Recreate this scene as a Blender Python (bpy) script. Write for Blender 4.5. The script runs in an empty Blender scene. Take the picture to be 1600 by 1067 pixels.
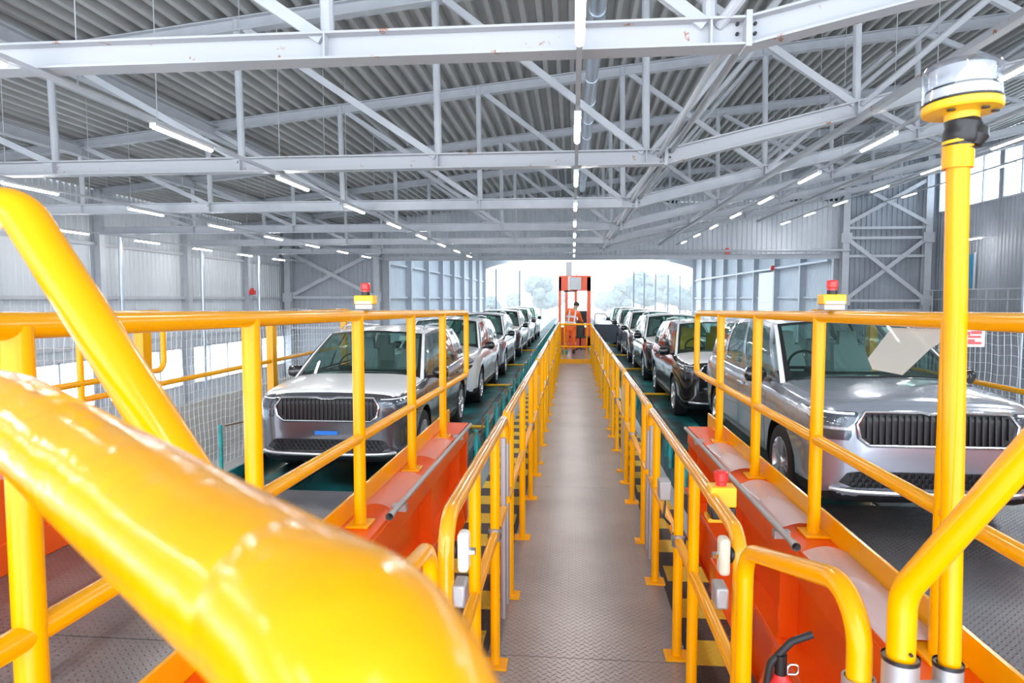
import bpy, bmesh, math, random
import numpy as np
from mathutils import Vector, Matrix, noise
from mathutils.bvhtree import BVHTree
random.seed(7)
S = bpy.context.scene
COL = S.collection
R = math.radians

# ------------------------------------------------------------------ camera
F_PX = 1040.0
EYE = 1.8                                   # metres above the walkway (z = 0)
cam_d = bpy.data.cameras.new('camera'); cam = bpy.data.objects.new('camera', cam_d); COL.objects.link(cam)
cam_d.sensor_width = 36; cam_d.lens = F_PX/1600*36
cam_d.clip_start = 0.02; cam_d.clip_end = 2000
PITCH = math.atan(66.5/F_PX); YAW = math.atan(95/F_PX)
cam.location = (0, 0, EYE); cam.rotation_euler = (math.pi/2-PITCH, 0, YAW)
cam_d.dof.use_dof = True; cam_d.dof.focus_distance = 5.0; cam_d.dof.aperture_fstop = 9.0
S.camera = cam
# ------------------------------------------------------------------ world (bright overcast sky) and exposure
w = bpy.data.worlds.new('sky'); S.world = w; w.use_nodes = True
bg = w.node_tree.nodes['Background']; bg.inputs[0].default_value = (0.84, 0.92, 1.0, 1); bg.inputs[1].default_value = 3.2
S.view_settings.view_transform = 'Standard'; S.view_settings.look = 'None'
S.view_settings.gamma = 1; S.view_settings.use_curve_mapping = False
S.view_settings.exposure = 0.5
sun_d = bpy.data.lights.new('sun', 'SUN'); sun_d.energy = 3.0; sun_d.angle = R(8); sun_d.color = (1, .97, .92)
sun = bpy.data.objects.new('sun', sun_d); COL.objects.link(sun); sun.rotation_euler = (R(38), R(-25), 0)
LAMP_POWER = 66.0

CR = Matrix.Rotation(YAW, 3, 'Z') @ Matrix.Rotation(math.pi/2-PITCH, 3, 'X')
def at(px, py, Y):
    """world point at distance Y along the hall seen in photo pixel (px, py)"""
    d = CR @ Vector(((px-800)/F_PX, -(py-533.5)/F_PX, -1))
    return Vector((0, 0, EYE)) + d*(Y/d.y)
def at_depth(px, py, D):
    """world point D metres deep along the viewing axis"""
    return Vector((0, 0, EYE)) + (CR @ Vector(((px-800)/F_PX, -(py-533.5)/F_PX, -1)))*D

# ------------------------------------------------------------------ materials
def mat(name, col, rough=.5, metal=0., spec=.5, coat=0., bump=None, emit=None, trans=0., alpha=1., var=None):
    m = bpy.data.materials.new(name); m.use_nodes = True
    nt = m.node_tree; b = nt.nodes['Principled BSDF']
    b.inputs['Base Color'].default_value = (*col, 1); b.inputs['Roughness'].default_value = rough
    b.inputs['Metallic'].default_value = metal; b.inputs['Specular IOR Level'].default_value = spec
    b.inputs['Coat Weight'].default_value = coat; b.inputs['Coat Roughness'].default_value = .06
    b.inputs['Transmission Weight'].default_value = trans; b.inputs['Alpha'].default_value = alpha
    if emit: b.inputs['Emission Color'].default_value = (*emit[0], 1); b.inputs['Emission Strength'].default_value = emit[1]
    tc = nt.nodes.new('ShaderNodeTexCoord')
    if var:                                  # (second colour, noise scale, low, high)
        c2, sc, lo, hi = var
        n = nt.nodes.new('ShaderNodeTexNoise'); n.inputs['Scale'].default_value = sc; n.inputs['Detail'].default_value = 6
        nt.links.new(tc.outputs['Object'], n.inputs['Vector'])
        r = nt.nodes.new('ShaderNodeValToRGB'); r.color_ramp.elements[0].position = lo; r.color_ramp.elements[1].position = hi
        r.color_ramp.elements[0].color = (*col, 1); r.color_ramp.elements[1].color = (*c2, 1)
        nt.links.new(n.outputs['Fac'], r.inputs['Fac']); nt.links.new(r.outputs['Color'], b.inputs['Base Color'])
    if bump:                                 # (scale, strength, distance)
        n2 = nt.nodes.new('ShaderNodeTexNoise'); n2.inputs['Scale'].default_value = bump[0]; n2.inputs['Detail'].default_value = 4
        nt.links.new(tc.outputs['Object'], n2.inputs['Vector'])
        bp = nt.nodes.new('ShaderNodeBump'); bp.inputs['Strength'].default_value = bump[1]; bp.inputs['Distance'].default_value = bump[2]
        nt.links.new(n2.outputs['Fac'], bp.inputs['Height']); nt.links.new(bp.outputs['Normal'], b.inputs['Normal'])
    return m

def tread_mat(name, c1, c2, metal, rough):
    """raised lozenge tread plate"""
    m = mat(name, c1, rough, metal, var=(c2, 1.7, .35, .65)); nt = m.node_tree; b = nt.nodes['Principled BSDF']
    tc = nt.nodes['Texture Coordinate']
    sx = nt.nodes.new('ShaderNodeSeparateXYZ'); nt.links.new(tc.outputs['Object'], sx.inputs[0])
    def M(op, a, bb=None, cc=None):
        n = nt.nodes.new('ShaderNodeMath'); n.operation = op
        for i, v in enumerate((a, bb, cc)):
            if v is None: continue
            if isinstance(v, (int, float)): n.inputs[i].default_value = v
            else: nt.links.new(v, n.inputs[i])
        return n.outputs[0]
    px = .046; py = .042
    outs = []
    for (ox, ang) in ((0, 1), (.5, -1)):
        u = M('ADD', M('DIVIDE', sx.outputs[0], px), ox); v = M('ADD', M('DIVIDE', sx.outputs[1], py), ox)
        fu = M('SUBTRACT', M('FRACT', u), .5); fv = M('SUBTRACT', M('FRACT', v), .5)
        a = M('ADD', fu, M('MULTIPLY', fv, ang)); c = M('SUBTRACT', fu, M('MULTIPLY', fv, ang))
        d = M('ADD', M('POWER', M('MULTIPLY', a, 1.9), 2), M('POWER', M('MULTIPLY', c, 6.5), 2))
        outs.append(M('SUBTRACT', 1, M('MINIMUM', d, 1)))
    h = M('MAXIMUM', outs[0], outs[1])
    bp = nt.nodes.new('ShaderNodeBump'); bp.inputs['Strength'].default_value = .9; bp.inputs['Distance'].default_value = .008
    nt.links.new(h, bp.inputs['Height']); nt.links.new(bp.outputs['Normal'], b.inputs['Normal'])
    return m, M, sx, b, nt

YEL = mat('yellow_gloss_paint', (.93, .39, .0), .17, spec=.34, bump=(14, .025, .004), var=((.96, .43, .0), 6, .3, .7))
YEL_OLD = mat('thick_brushed_yellow_paint', (.96, .43, .0), .16, spec=.45, bump=(11, .5, .010), var=((.90, .37, .0), 9, .35, .7))
ORG = mat('orange_paint', (.92, .11, .002), .3, spec=.4, bump=(10, .1, .003), var=((.86, .09, .001), 4, .4, .7))
ORG_CAB = mat('red_orange_cab_paint', (.98, .13, .05), .4)
YELR = mat('yellow_hand_rail_paint', (.93, .39, .0), .2, spec=.4, coat=.8)
WST = mat('white_steel_paint', (.54, .565, .61), .45, bump=(8, .06, .003), var=((.47, .495, .54), 2.5, .35, .75))
RUSTY = mat('white_steel_paint_with_rust', (.50, .515, .55), .5, bump=(8, .06, .003))
def _rust():
    nt = RUSTY.node_tree; b = nt.nodes['Principled BSDF']; tc = nt.nodes['Texture Coordinate']
    n = nt.nodes.new('ShaderNodeTexNoise'); n.inputs['Scale'].default_value = 4.5; n.inputs['Detail'].default_value = 9; n.inputs['Roughness'].default_value = .68
    nt.links.new(tc.outputs['Object'], n.inputs['Vector'])
    r = nt.nodes.new('ShaderNodeValToRGB'); e = r.color_ramp.elements
    e[0].position = .625; e[0].color = (.50, .515, .55, 1); e[1].position = .665; e[1].color = (.36, .14, .05, 1)
    nt.links.new(n.outputs['Fac'], r.inputs['Fac']); nt.links.new(r.outputs['Color'], b.inputs['Base Color'])
_rust()
DECKM = mat('grey_roof_sheet', (.46, .465, .46), .45, metal=.25, var=((.52, .53, .52), .8, .4, .7))
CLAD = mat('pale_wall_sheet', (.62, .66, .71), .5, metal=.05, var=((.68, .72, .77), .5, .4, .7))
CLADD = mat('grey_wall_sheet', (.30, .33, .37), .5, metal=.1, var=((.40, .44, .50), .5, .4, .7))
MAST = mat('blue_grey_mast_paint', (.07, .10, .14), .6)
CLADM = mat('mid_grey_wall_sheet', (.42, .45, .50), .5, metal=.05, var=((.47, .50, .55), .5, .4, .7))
DUCT = mat('galvanised_duct', (.55, .60, .68), .3, metal=.8)
GALV = mat('galvanised_steel', (.46, .47, .49), .5, metal=.7, bump=(40, .25, .002), var=((.45, .46, .48), 20, .4, .7))
CONC = mat('concrete', (.52, .50, .47), .85, bump=(6, .3, .01), var=((.42, .41, .39), 1.5, .4, .7))
FLOORM = mat('hall_floor_concrete', (.46, .46, .46), .6, var=((.34, .35, .36), .4, .4, .7))
OUTG = mat('outdoor_gravel', (.46, .45, .43), .9, var=((.36, .38, .33), .05, .4, .7))
BLK = mat('black_plastic', (.012, .013, .015), .35)
DRK = mat('dark_steel', (.03, .034, .04), .5, metal=.3)
TYRE = mat('tyre_rubber', (.015, .015, .016), .8)
RIM = mat('alloy_rim', (.70, .72, .76), .25, metal=.8)
CHR = mat('chrome', (.80, .82, .86), .12, metal=1.)
TEAL = mat('teal_wagon_paint', (.015, .27, .30), .42, bump=(12, .2, .004), var=((.006, .02, .022), 1.6, .34, .56))
TEALP = mat('teal_post_paint', (.02, .33, .34), .45, var=((.05, .18, .17), 8, .5, .75))
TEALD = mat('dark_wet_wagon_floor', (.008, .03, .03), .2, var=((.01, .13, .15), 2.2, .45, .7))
RUSTM = mat('rusty_cable', (.22, .13, .07), .8)
REDP = mat('red_plastic', (.80, .03, .03), .3, coat=.4)
YPL = mat('yellow_plastic', (.95, .55, .02), .35)
WPL = mat('white_plastic', (.80, .80, .78), .4)
IVORY = mat('ivory_plastic', (.66, .62, .50), .45)
BLUE = mat('blue_tape', (.02, .22, .80), .4)
NET = mat('white_net_cord', (.78, .80, .82), .7)
FILM = mat('white_protective_film', (.88, .89, .90), .22, coat=.5, bump=(5, .06, .004))
PAPER = mat('white_paper', (.85, .85, .85), .6)
GREYP = mat('dark_grey_car_paint', (.115, .12, .14), .22, metal=.6, coat=1.)
SILV = mat('silver_car_paint', (.42, .46, .54), .22, metal=.6, coat=1.)
WHP = mat('white_car_paint', (.74, .77, .82), .2, coat=1.)
BLKP = mat('black_car_paint', (.010, .011, .014), .12, coat=1.)
STEELB = mat('steel_blue_car_paint', (.20, .24, .31), .2, metal=.6, coat=1.)
SEAT = mat('seat_cover', (.45, .48, .50), .5)
SEATY = mat('yellow_seat_cover', (.75, .48, .05), .5)
DASH = mat('dashboard_plastic', (.03, .035, .04), .6)
HIVIS = mat('orange_work_cloth', (1.0, .16, .02), .7, bump=(20, .3, .01))
REFL = mat('silver_reflective_band', (.80, .76, .82), .4)
SKIN = mat('skin', (.60, .36, .26), .5)
HAIR = mat('dark_hair', (.03, .025, .02), .7)
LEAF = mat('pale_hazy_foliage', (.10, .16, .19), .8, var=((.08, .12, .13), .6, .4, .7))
BARK = mat('bark', (.25, .22, .2), .9)
GLW = mat('window_glass_sheet', (.9, .95, 1), .08, trans=1., alpha=1.)
GLW.node_tree.nodes['Principled BSDF'].inputs['IOR'].default_value = 1.02
LENS = mat('headlamp_lens', (.07, .09, .12), .08, metal=.4, coat=1.)
RGBW = mat('headlamp_led', (1, 1, 1), .2, emit=((.9, .97, 1), 6.0))
def thin_glass(name, tint, gloss_fac, transp=(1, 1, 1)):
    m = bpy.data.materials.new(name); m.use_nodes = True; nt = m.node_tree
    nt.nodes.remove(nt.nodes['Principled BSDF']); o = nt.nodes['Material Output']
    t = nt.nodes.new('ShaderNodeBsdfTransparent'); t.inputs[0].default_value = (*tint, 1)
    g = nt.nodes.new('ShaderNodeBsdfGlossy'); g.inputs['Roughness'].default_value = .04
    g.inputs[0].default_value = (*transp, 1)
    lw = nt.nodes.new('ShaderNodeLayerWeight'); lw.inputs['Blend'].default_value = .5
    pw = nt.nodes.new('ShaderNodeMath'); pw.operation = 'POWER'; pw.inputs[1].default_value = 4
    nt.links.new(lw.outputs['Facing'], pw.inputs[0])
    ad = nt.nodes.new('ShaderNodeMath'); ad.operation = 'MULTIPLY_ADD'; ad.inputs[1].default_value = .8; ad.inputs[2].default_value = gloss_fac
    nt.links.new(pw.outputs[0], ad.inputs[0])
    mx = nt.nodes.new('ShaderNodeMixShader'); nt.links.new(ad.outputs[0], mx.inputs[0])
    nt.links.new(t.outputs[0], mx.inputs[1]); nt.links.new(g.outputs[0], mx.inputs[2]); nt.links.new(mx.outputs[0], o.inputs[0])
    return m
CGLASS = thin_glass('car_glass', (.46, .62, .58), .045)
CLEAR = thin_glass('clear_beacon_plastic', (.86, .89, .94), .10)
WGLASS = thin_glass('window_pane', (.93, .97, 1), .02)
def translucent(name, col, a):
    m = bpy.data.materials.new(name); m.use_nodes = True; nt = m.node_tree; b = nt.nodes['Principled BSDF']
    b.inputs['Base Color'].default_value = (*col, 1); b.inputs['Alpha'].default_value = a; b.inputs['Roughness'].default_value = .25
    b.inputs['Coat Weight'].default_value = .6
    return m
COVER = translucent('reflection_tinted_plastic_sheet', (.86, .82, .84), .45); COVERL = translucent('clear_plastic_sheet', (.86, .8, .8), .16)  # first sheet has the right guards' pinkish-white reflection put into colour and opacity
FROST = translucent('frosted_plastic', (.86, .88, .92), .45)
TUBE = mat('lamp_diffuser', (1, 1, 1), .4, emit=((1, .975, .94), LAMP_POWER))
TREAD, *_ = tread_mat('grey_tread_plate', (.35, .32, .31), (.28, .25, .245), .5, .32)
TREADR, *_ = tread_mat('ramp_tread_plate', (.30, .305, .32), (.20, .205, .22), .7, .32)
HAZ, M_, sx_, b_, nt_ = tread_mat('hazard_striped_tread', (.05, .04, .035), (.07, .055, .045), .2, .5)
fr_ = M_('LESS_THAN', M_('FRACT', M_('DIVIDE', sx_.outputs[1], .52)), .5)
mix_ = nt_.nodes.new('ShaderNodeMixRGB'); nt_.links.new(fr_, mix_.inputs[0])
mix_.inputs[1].default_value = (.055, .042, .035, 1); mix_.inputs[2].default_value = (.80, .55, .03, 1)
nt_.links.new(mix_.outputs[0], b_.inputs['Base Color'])

# ------------------------------------------------------------------ mesh helpers
class MB:
    def __init__(s): s.v = []; s.f = []; s.m = []
    def add(s, vs, fs, mi=0):
        o = len(s.v); s.v += [tuple(p) for p in vs]; s.f += [tuple(o+i for i in f) for f in fs]; s.m += [mi]*len(fs); return s
    def box(s, x0, x1, y0, y1, z0, z1, mi=0):
        vs = [(x, y, z) for x in (x0, x1) for y in (y0, y1) for z in (z0, z1)]
        return s.add(vs, [(0,1,3,2),(4,6,7,5),(0,4,5,1),(2,3,7,6),(0,2,6,4),(1,5,7,3)], mi)
    def obox(s, c, ax, ay, az, mi=0):
        """oriented box: centre and three half-axis vectors"""
        c = Vector(c); vs = [c+a*ax+b*ay+d*az for a in (-1,1) for b in (-1,1) for d in (-1,1)]
        return s.add(vs, [(0,1,3,2),(4,6,7,5),(0,4,5,1),(2,3,7,6),(0,2,6,4),(1,5,7,3)], mi)
    def bar(s, p, q, w, h, up=(0,0,1), mi=0):
        p = Vector(p); q = Vector(q); d = q-p; L = d.length; d.normalize(); u = Vector(up)
        sd = d.cross(u)
        if sd.length < 1e-4: sd = d.cross(Vector((1,0,0)))
        sd.normalize(); u = sd.cross(d)
        return s.obox((p+q)/2, sd*w/2, d*L/2, u*h/2, mi)
    def ibeam(s, p, q, h, w, tw=.02, tf=.025, up=(0,0,1), mi=0):
        p = Vector(p); q = Vector(q); d = (q-p).normalized(); u = Vector(up); sd = d.cross(u).normalized(); u = sd.cross(d)
        s.bar(p, q, tw, h-2*tf, up, mi)
        s.bar(p+u*(h/2-tf/2), q+u*(h/2-tf/2), w, tf, up, mi); s.bar(p-u*(h/2-tf/2), q-u*(h/2-tf/2), w, tf, up, mi)
        return s
    def tube(s, pts, r, seg=14, caps=True, mi=0, radii=None):
        pts = [Vector(p) for p in pts]; n = len(pts)
        T = []
        for i in range(n):
            a = pts[max(0,i-1)]; b = pts[min(n-1,i+1)]; T.append((b-a).normalized())
        ref = Vector((0,0,1)) if abs(T[0].z) < .9 else Vector((1,0,0))
        nrm = T[0].cross(ref).normalized(); rings = []
        for i in range(n):
            nrm = (nrm - T[i]*nrm.dot(T[i])).normalized(); bn = T[i].cross(nrm)
            rr = radii[i] if radii else r
            rings.append([pts[i]+(nrm*math.cos(2*math.pi*k/seg)+bn*math.sin(2*math.pi*k/seg))*rr for k in range(seg)])
        vs = [v for ring in rings for v in ring]; fs = []
        for i in range(n-1):
            for k in range(seg):
                k2 = (k+1)%seg; fs.append((i*seg+k, i*seg+k2, (i+1)*seg+k2, (i+1)*seg+k))
        if caps: fs.append(tuple(range(seg-1,-1,-1))); fs.append(tuple((n-1)*seg+k for k in range(seg)))
        return s.add(vs, fs, mi)
    def lathe(s, prof, c, axis=(0,0,1), seg=32, mi=0):
        """prof = [(r, h)] along the axis from c"""
        a = Vector(axis).normalized(); ref = Vector((1,0,0)) if abs(a.x) < .9 else Vector((0,1,0))
        u = a.cross(ref).normalized(); v = a.cross(u); c = Vector(c); vs = []; fs = []
        for r, h in prof:
            for k in range(seg):
                t = 2*math.pi*k/seg; vs.append(c+a*h+(u*math.cos(t)+v*math.sin(t))*max(r,1e-4))
        for i in range(len(prof)-1):
            for k in range(seg):
                k2=(k+1)%seg; fs.append((i*seg+k, i*seg+k2, (i+1)*seg+k2, (i+1)*seg+k))
        return s.add(vs, fs, mi)
    def grid(s, G, mi=0, flip=False):
        n = len(G); m = len(G[0]); vs = [p for row in G for p in row]; fs = []
        for i in range(n-1):
            for j in range(m-1):
                f = (i*m+j, i*m+j+1, (i+1)*m+j+1, (i+1)*m+j); fs.append(f[::-1] if flip else f)
        return s.add(vs, fs, mi)
    def prism(s, outline, axis_vec, mi=0):
        n = len(outline); a = Vector(axis_vec); vs = [Vector(p) for p in outline]+[Vector(p)+a for p in outline]
        fs = [tuple(range(n-1,-1,-1)), tuple(range(n,2*n))]+[(i,(i+1)%n,n+(i+1)%n,n+i) for i in range(n)]
        return s.add(vs, fs, mi)
    def mesh(s, name, off=(0,0,0), smooth=35):
        me = bpy.data.meshes.new(name); o = Vector(off)
        me.from_pydata([tuple(Vector(v)-o) for v in s.v], [], s.f)
        me.polygons.foreach_set('material_index', s.m); me.validate()
        bm = bmesh.new(); bm.from_mesh(me)
        if s.__dict__.get('fix', True): bmesh.ops.recalc_face_normals(bm, faces=bm.faces)
        bm.to_mesh(me); bm.free()
        if smooth: me.shade_smooth(); me.set_sharp_from_angle(angle=R(smooth))
        me.update(); return me
    def build(s, name, m, parent=None, bevel=0, smooth=35):
        if parent is not None: off = Vector(parent.location); g = parent.parent
        else:
            xs = [v[0] for v in s.v]; ys = [v[1] for v in s.v]; zs = [v[2] for v in s.v]
            off = Vector(((min(xs)+max(xs))/2, (min(ys)+max(ys))/2, min(zs)))
        if parent is not None:
            p = parent; off = Vector((0,0,0))
            while p is not None: off += p.location; p = p.parent
        me = s.mesh(name, off, smooth); o = bpy.data.objects.new(name, me); COL.objects.link(o)
        for mm in (m if isinstance(m, (list, tuple)) else [m]): me.materials.append(mm)
        if parent is not None: o.parent = parent
        else: o.location = off
        if bevel:
            b = o.modifiers.new('bevel', 'BEVEL'); b.width = bevel; b.segments = 2; b.limit_method = 'ANGLE'; b.angle_limit = R(40)
        return o
def fillet(pts, r, n=7):
    pts = [Vector(p) for p in pts]; out = [pts[0]]
    for i in range(1, len(pts)-1):
        a, b, c = pts[i-1], pts[i], pts[i+1]; u = (a-b); v = (c-b); lu, lv = u.length, v.length; u.normalize(); v.normalize()
        ang = u.angle(v)
        if ang > math.pi-.02: out.append(b); continue
        d = min(r/math.tan(ang/2), lu*.48, lv*.48); rr = d*math.tan(ang/2)
        ctr = b+(u+v).normalized()*(rr/math.sin(ang/2)); p0 = b+u*d-ctr; p1 = b+v*d-ctr
        for k in range(n+1):
            t = k/n; th = p0.angle(p1)
            out.append(ctr+(p0*math.sin((1-t)*th)+p1*math.sin(t*th))/math.sin(th))
    out.append(pts[-1]); return out
def thing(name, label, cat, loc, group=None):
    o = bpy.data.objects.new(name, None); COL.objects.link(o); o.location = loc; o.empty_display_size = .2
    o['label'] = label; o['category'] = cat
    if group: o['group'] = group
    return o
def tag(o, label, cat, group=None):
    o['label'] = label; o['category'] = cat
    if group: o['group'] = group
    return o
def struct(o): o['kind'] = 'structure'; return o
ORD = ['first','second','third','fourth','fifth','sixth','seventh','eighth','ninth','tenth','eleventh','twelfth','thirteenth','fourteenth','fifteenth','sixteenth']
Z = lambda rel: EYE+rel                     # height given relative to the eye

# ------------------------------------------------------------------ the hall
XL, XR = -19.2, 22.0; YF = 43.0; YB = -8.5; GROUND = -4.5; NL, NR = -12.5, 16.5; YE = 92.0
def roof_z(x): return Z(6.4+.104*x)
mb = MB().box(XL-1, XR+1, YB, YE, GROUND-.2, GROUND); struct(mb.build('floor', FLOORM))
# corrugated roof deck, ribs running down the hall
def corr_strip(mb, pts, y0, y1):
    mb.fix = False; mb.grid([[(x, y0, z) for x, z in pts], [(x, y1, z) for x, z in pts]])
mb = MB(); pts = []; x = XL; per = .36
while x < XR:
    for fx, dz in ((0,0),(.11,0),(.15,.19),(.32,.19)):
        pts.append((x+fx, roof_z(x+fx)+dz))
    x += per
corr_strip(mb, pts, YB, YF)
struct(mb.build('ceiling', DECKM, smooth=0))
mb = MB(); n = 40
mb.box(NL-.2, -9.5, YF, YE, Z(6.0), Z(6.15)); mb.box(-3.5, 6.5, YF, YE, Z(6.0), Z(6.15)); mb.box(12.5, NR+.2, YF, YE, Z(6.0), Z(6.15)); struct(mb.build('ceiling', DECKM, smooth=0))
for k, (a, b) in enumerate(((-9.5, -3.5), (6.5, 12.5))): struct(MB().box(a, b, YF, YE, Z(6.05), Z(6.08)).build('window_%d' % (31+k), WGLASS, smooth=0))  # unseen roof glazing, added and sized to let daylight brighten the far bay
# corrugated walls
def wall_panel(name, p0, p1, z0, z1, m, per=.30, dep=.045, holes=(), top=None):
    """vertical ribbed sheet between two plan points; holes = (s0, s1, z0, z1) along the run"""
    p0 = Vector((*p0, 0)); p1 = Vector((*p1, 0)); d = (p1-p0); L = d.length; d.normalize(); nrm = Vector((-d.y, d.x, 0))
    mb = MB(); mb.fix = False
    cuts = sorted({0, L, *[h[0] for h in holes], *[h[1] for h in holes]})
    for a, b in zip(cuts[:-1], cuts[1:]):
        hs = [h for h in holes if h[0] <= a+1e-6 and h[1] >= b-1e-6]; zr = []; zc = z0
        for h in sorted(hs, key=lambda h: h[2]): zr.append((zc, h[2])); zc = h[3]
        zr.append((zc, None))
        s = [a]; off = [0]; x = math.floor(a/per)*per
        while x < b:
            for fx, o in ((0,0),(.16,0),(.19,dep),(.27,dep)):
                if a < x+fx < b: s.append(x+fx); off.append(o)
            x += per
        s.append(b); off.append(0)
        for (za, zb) in zr:
            G0 = []; G1 = []
            for t, o in zip(s, off):
                q = p0+d*t+nrm*o; zt = (top(q.x) if top else z1) if zb is None else zb
                G0.append((q.x, q.y, za)); G1.append((q.x, q.y, zt))
            mb.grid([G0, G1])
    return struct(mb.build(name, m, smooth=0))
# left wall: windows band, between columns
LCOL = [7.25-6.05*2+6.05*k+1.3 for k in range(8)]
LCOL = [-5.2, .9, 7.0, 13.1, 19.2, 25.3, 31.4, 37.5]
holes = []; wins = []
for k, y in enumerate(LCOL):
    y1 = LCOL[k+1] if k < 7 and k+1 < len(LCOL) else YF
    holes.append((y+.35-YB, y1-.35-YB, Z(-4.3), Z(-2.4))); wins.append((y+.35, y1-.35))
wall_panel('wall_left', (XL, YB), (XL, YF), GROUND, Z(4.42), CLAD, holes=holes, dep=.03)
for k, (a, b) in enumerate(wins):
    o = MB().box(XL-.02, XL, a, b, Z(-4.3), Z(-2.4)).build('window_%d' % (k+1), WGLASS, smooth=0); struct(o)
    f = MB()
    for z in (-4.3, -2.4): f.box(XL-.05, XL+.08, a, b, Z(z)-.05, Z(z)+.05)
    for j in range(4):
        y = a+(b-a)*j/3; f.box(XL-.05, XL+.08, y-.04, y+.04, Z(-4.3), Z(-2.4))
    f.build('window_frame', WST, o, smooth=0)
mb = MB().box(-15.2, -15.0, 8, YF, GROUND, Z(-4.15)); struct(mb.build('trim_1', CONC))
# right wall with bright clerestory
holes = [(1+6*k-YB, 1+6*k+5.7-YB, Z(5.2), Z(7.9)) for k in range(0, 7)]
holes = [(h[0], h[1], h[2], h[3]) for h in holes if h[1] < YF-YB]
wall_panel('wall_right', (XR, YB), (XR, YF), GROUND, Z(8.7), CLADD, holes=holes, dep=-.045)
for k, h in enumerate(holes):
    o = MB().box(XR, XR+.02, h[0]+YB, h[1]+YB, h[2], h[3]).build('window_%d' % (k+11), WGLASS, smooth=0); struct(o)
    f = MB()
    for j in range(5):
        y = h[0]+YB+(h[1]-h[0])*j/4; f.box(XR-.08, XR+.05, y-.04, y+.04, h[2], h[3])
    f.box(XR-.08, XR+.05, h[0]+YB, h[1]+YB, h[2]-.05, h[2]+.03); f.build('window_frame', WST, o, smooth=0)
# end wall of the wide hall, either side of and above the opening
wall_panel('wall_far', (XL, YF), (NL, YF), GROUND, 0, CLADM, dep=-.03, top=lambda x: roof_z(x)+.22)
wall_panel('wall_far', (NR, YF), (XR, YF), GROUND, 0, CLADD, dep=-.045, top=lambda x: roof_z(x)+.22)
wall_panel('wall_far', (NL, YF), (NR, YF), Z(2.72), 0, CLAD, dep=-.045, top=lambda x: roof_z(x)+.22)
wall_panel('wall_left', (NL, YF), (NL, YE), GROUND, Z(6.0), CLAD)
wall_panel('wall_right', (NR, YF), (NR, YE), GROUND, Z(6.0), CLAD, dep=-.045)
# arched header over the far mouth
mb = MB(); top = []; N = 24
for i in range(N+1):
    t = -1+2*i/N; x = (NL+NR)/2+t*(NR-NL)/2; top.append((x, Z(5.55-1.45*t*t*t*t*1.0-.15*t*t)))
for (x0, z0), (x1, z1) in zip(top[:-1], top[1:]):
    mb.add([(x0,YE,z0),(x1,YE,z1),(x1,YE,Z(6.1)),(x0,YE,Z(6.1)),(x0,YE+.3,z0),(x1,YE+.3,z1),(x1,YE+.3,Z(6.1)),(x0,YE+.3,Z(6.1))],
           [(0,1,2,3),(7,6,5,4),(0,4,5,1)])
struct(mb.build('trim_2', WST, smooth=0))
# header girder
mb = MB(); mb.ibeam((NL-.3, YF-.3, Z(2.62)), (NR+.2, YF-.3, Z(2.62)), .30, .3); mb.tube([(4, YF-.7, Z(2.95)), (NR+.2, YF-.7, Z(2.95))], .07)
struct(mb.build('trim_3', WST))

# wall columns and girts --------------------------------------------------
def column(x, y, z0, z1, nx, label, grp, w=.36):
    t = thing('wall_column', label, 'column', (x+nx*.2, y, z0), grp)
    MB().ibeam((x+nx*.2, y, z0), (x+nx*.2, y, z1), w, .30, up=(1,0,0)).build('shaft', WST, t)
    MB().box(x+nx*.2-.22, x+nx*.2+.22, y-.22, y+.22, z0, z0+.03).build('base_plate', WST, t)
    return t
for k, y in enumerate(LCOL):
    if y < 19: continue
    column(XL, y, GROUND, roof_z(XL)-.05, 1, 'pale steel I-section column on the left wall beside the white net, %s from the left' % ORD[k-4], 'columns on the left wall')
    p = MB(); p.tube([(XL+.5, y+.9, GROUND+1.5), (XL+.5, y+.9, Z(2.9))], .09, 10)
    tag(p.build('down_pipe', DUCT), 'grey vertical pipe just right of the %s visible left wall column' % ORD[k-4], 'pipe', 'pipes on the left wall')
for zi, zz in enumerate((-1.9, 0.05, 2.2)):
    m = MB().box(XL+.02, XL+.14, YB, YF, Z(zz)-.07, Z(zz)+.07)
    tag(m.build('wall_rail', WST), 'long pale horizontal rail along the left wall, %s' % ('just above the bright windows', 'level with the tops of the yellow railings', 'highest, under the roof edge')[zi], 'rail', 'rails of the left wall')
for k in range(9):
    y = YF+.2+6.1*k
    column(NL, y, GROUND, Z(6), 1, 'pale column on the left wall of the far bay, %s from its near end' % ORD[k], 'left columns of the far bay', .5)
    column(NR, y, GROUND, Z(6), -1, 'pale column on the right wall of the far bay, %s from its near end' % ORD[k], 'right columns of the far bay', .5)
    if k < 8:
        for sd, xx in ((1, NL), (-1, NR)):
            m = MB()
            for zz in (-1.7, .1, 2.4): m.box(min(xx, xx+sd*.2), max(xx, xx+sd*.2), y+.2, y+5.9, Z(zz)-.07, Z(zz)+.07)
            tag(m.build('wall_rail', WST), 'pale rails behind the %s column gap on the %s of the far bay' % (ORD[k], 'left' if sd > 0 else 'right'), 'rail', 'rails of the far bay')
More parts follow.
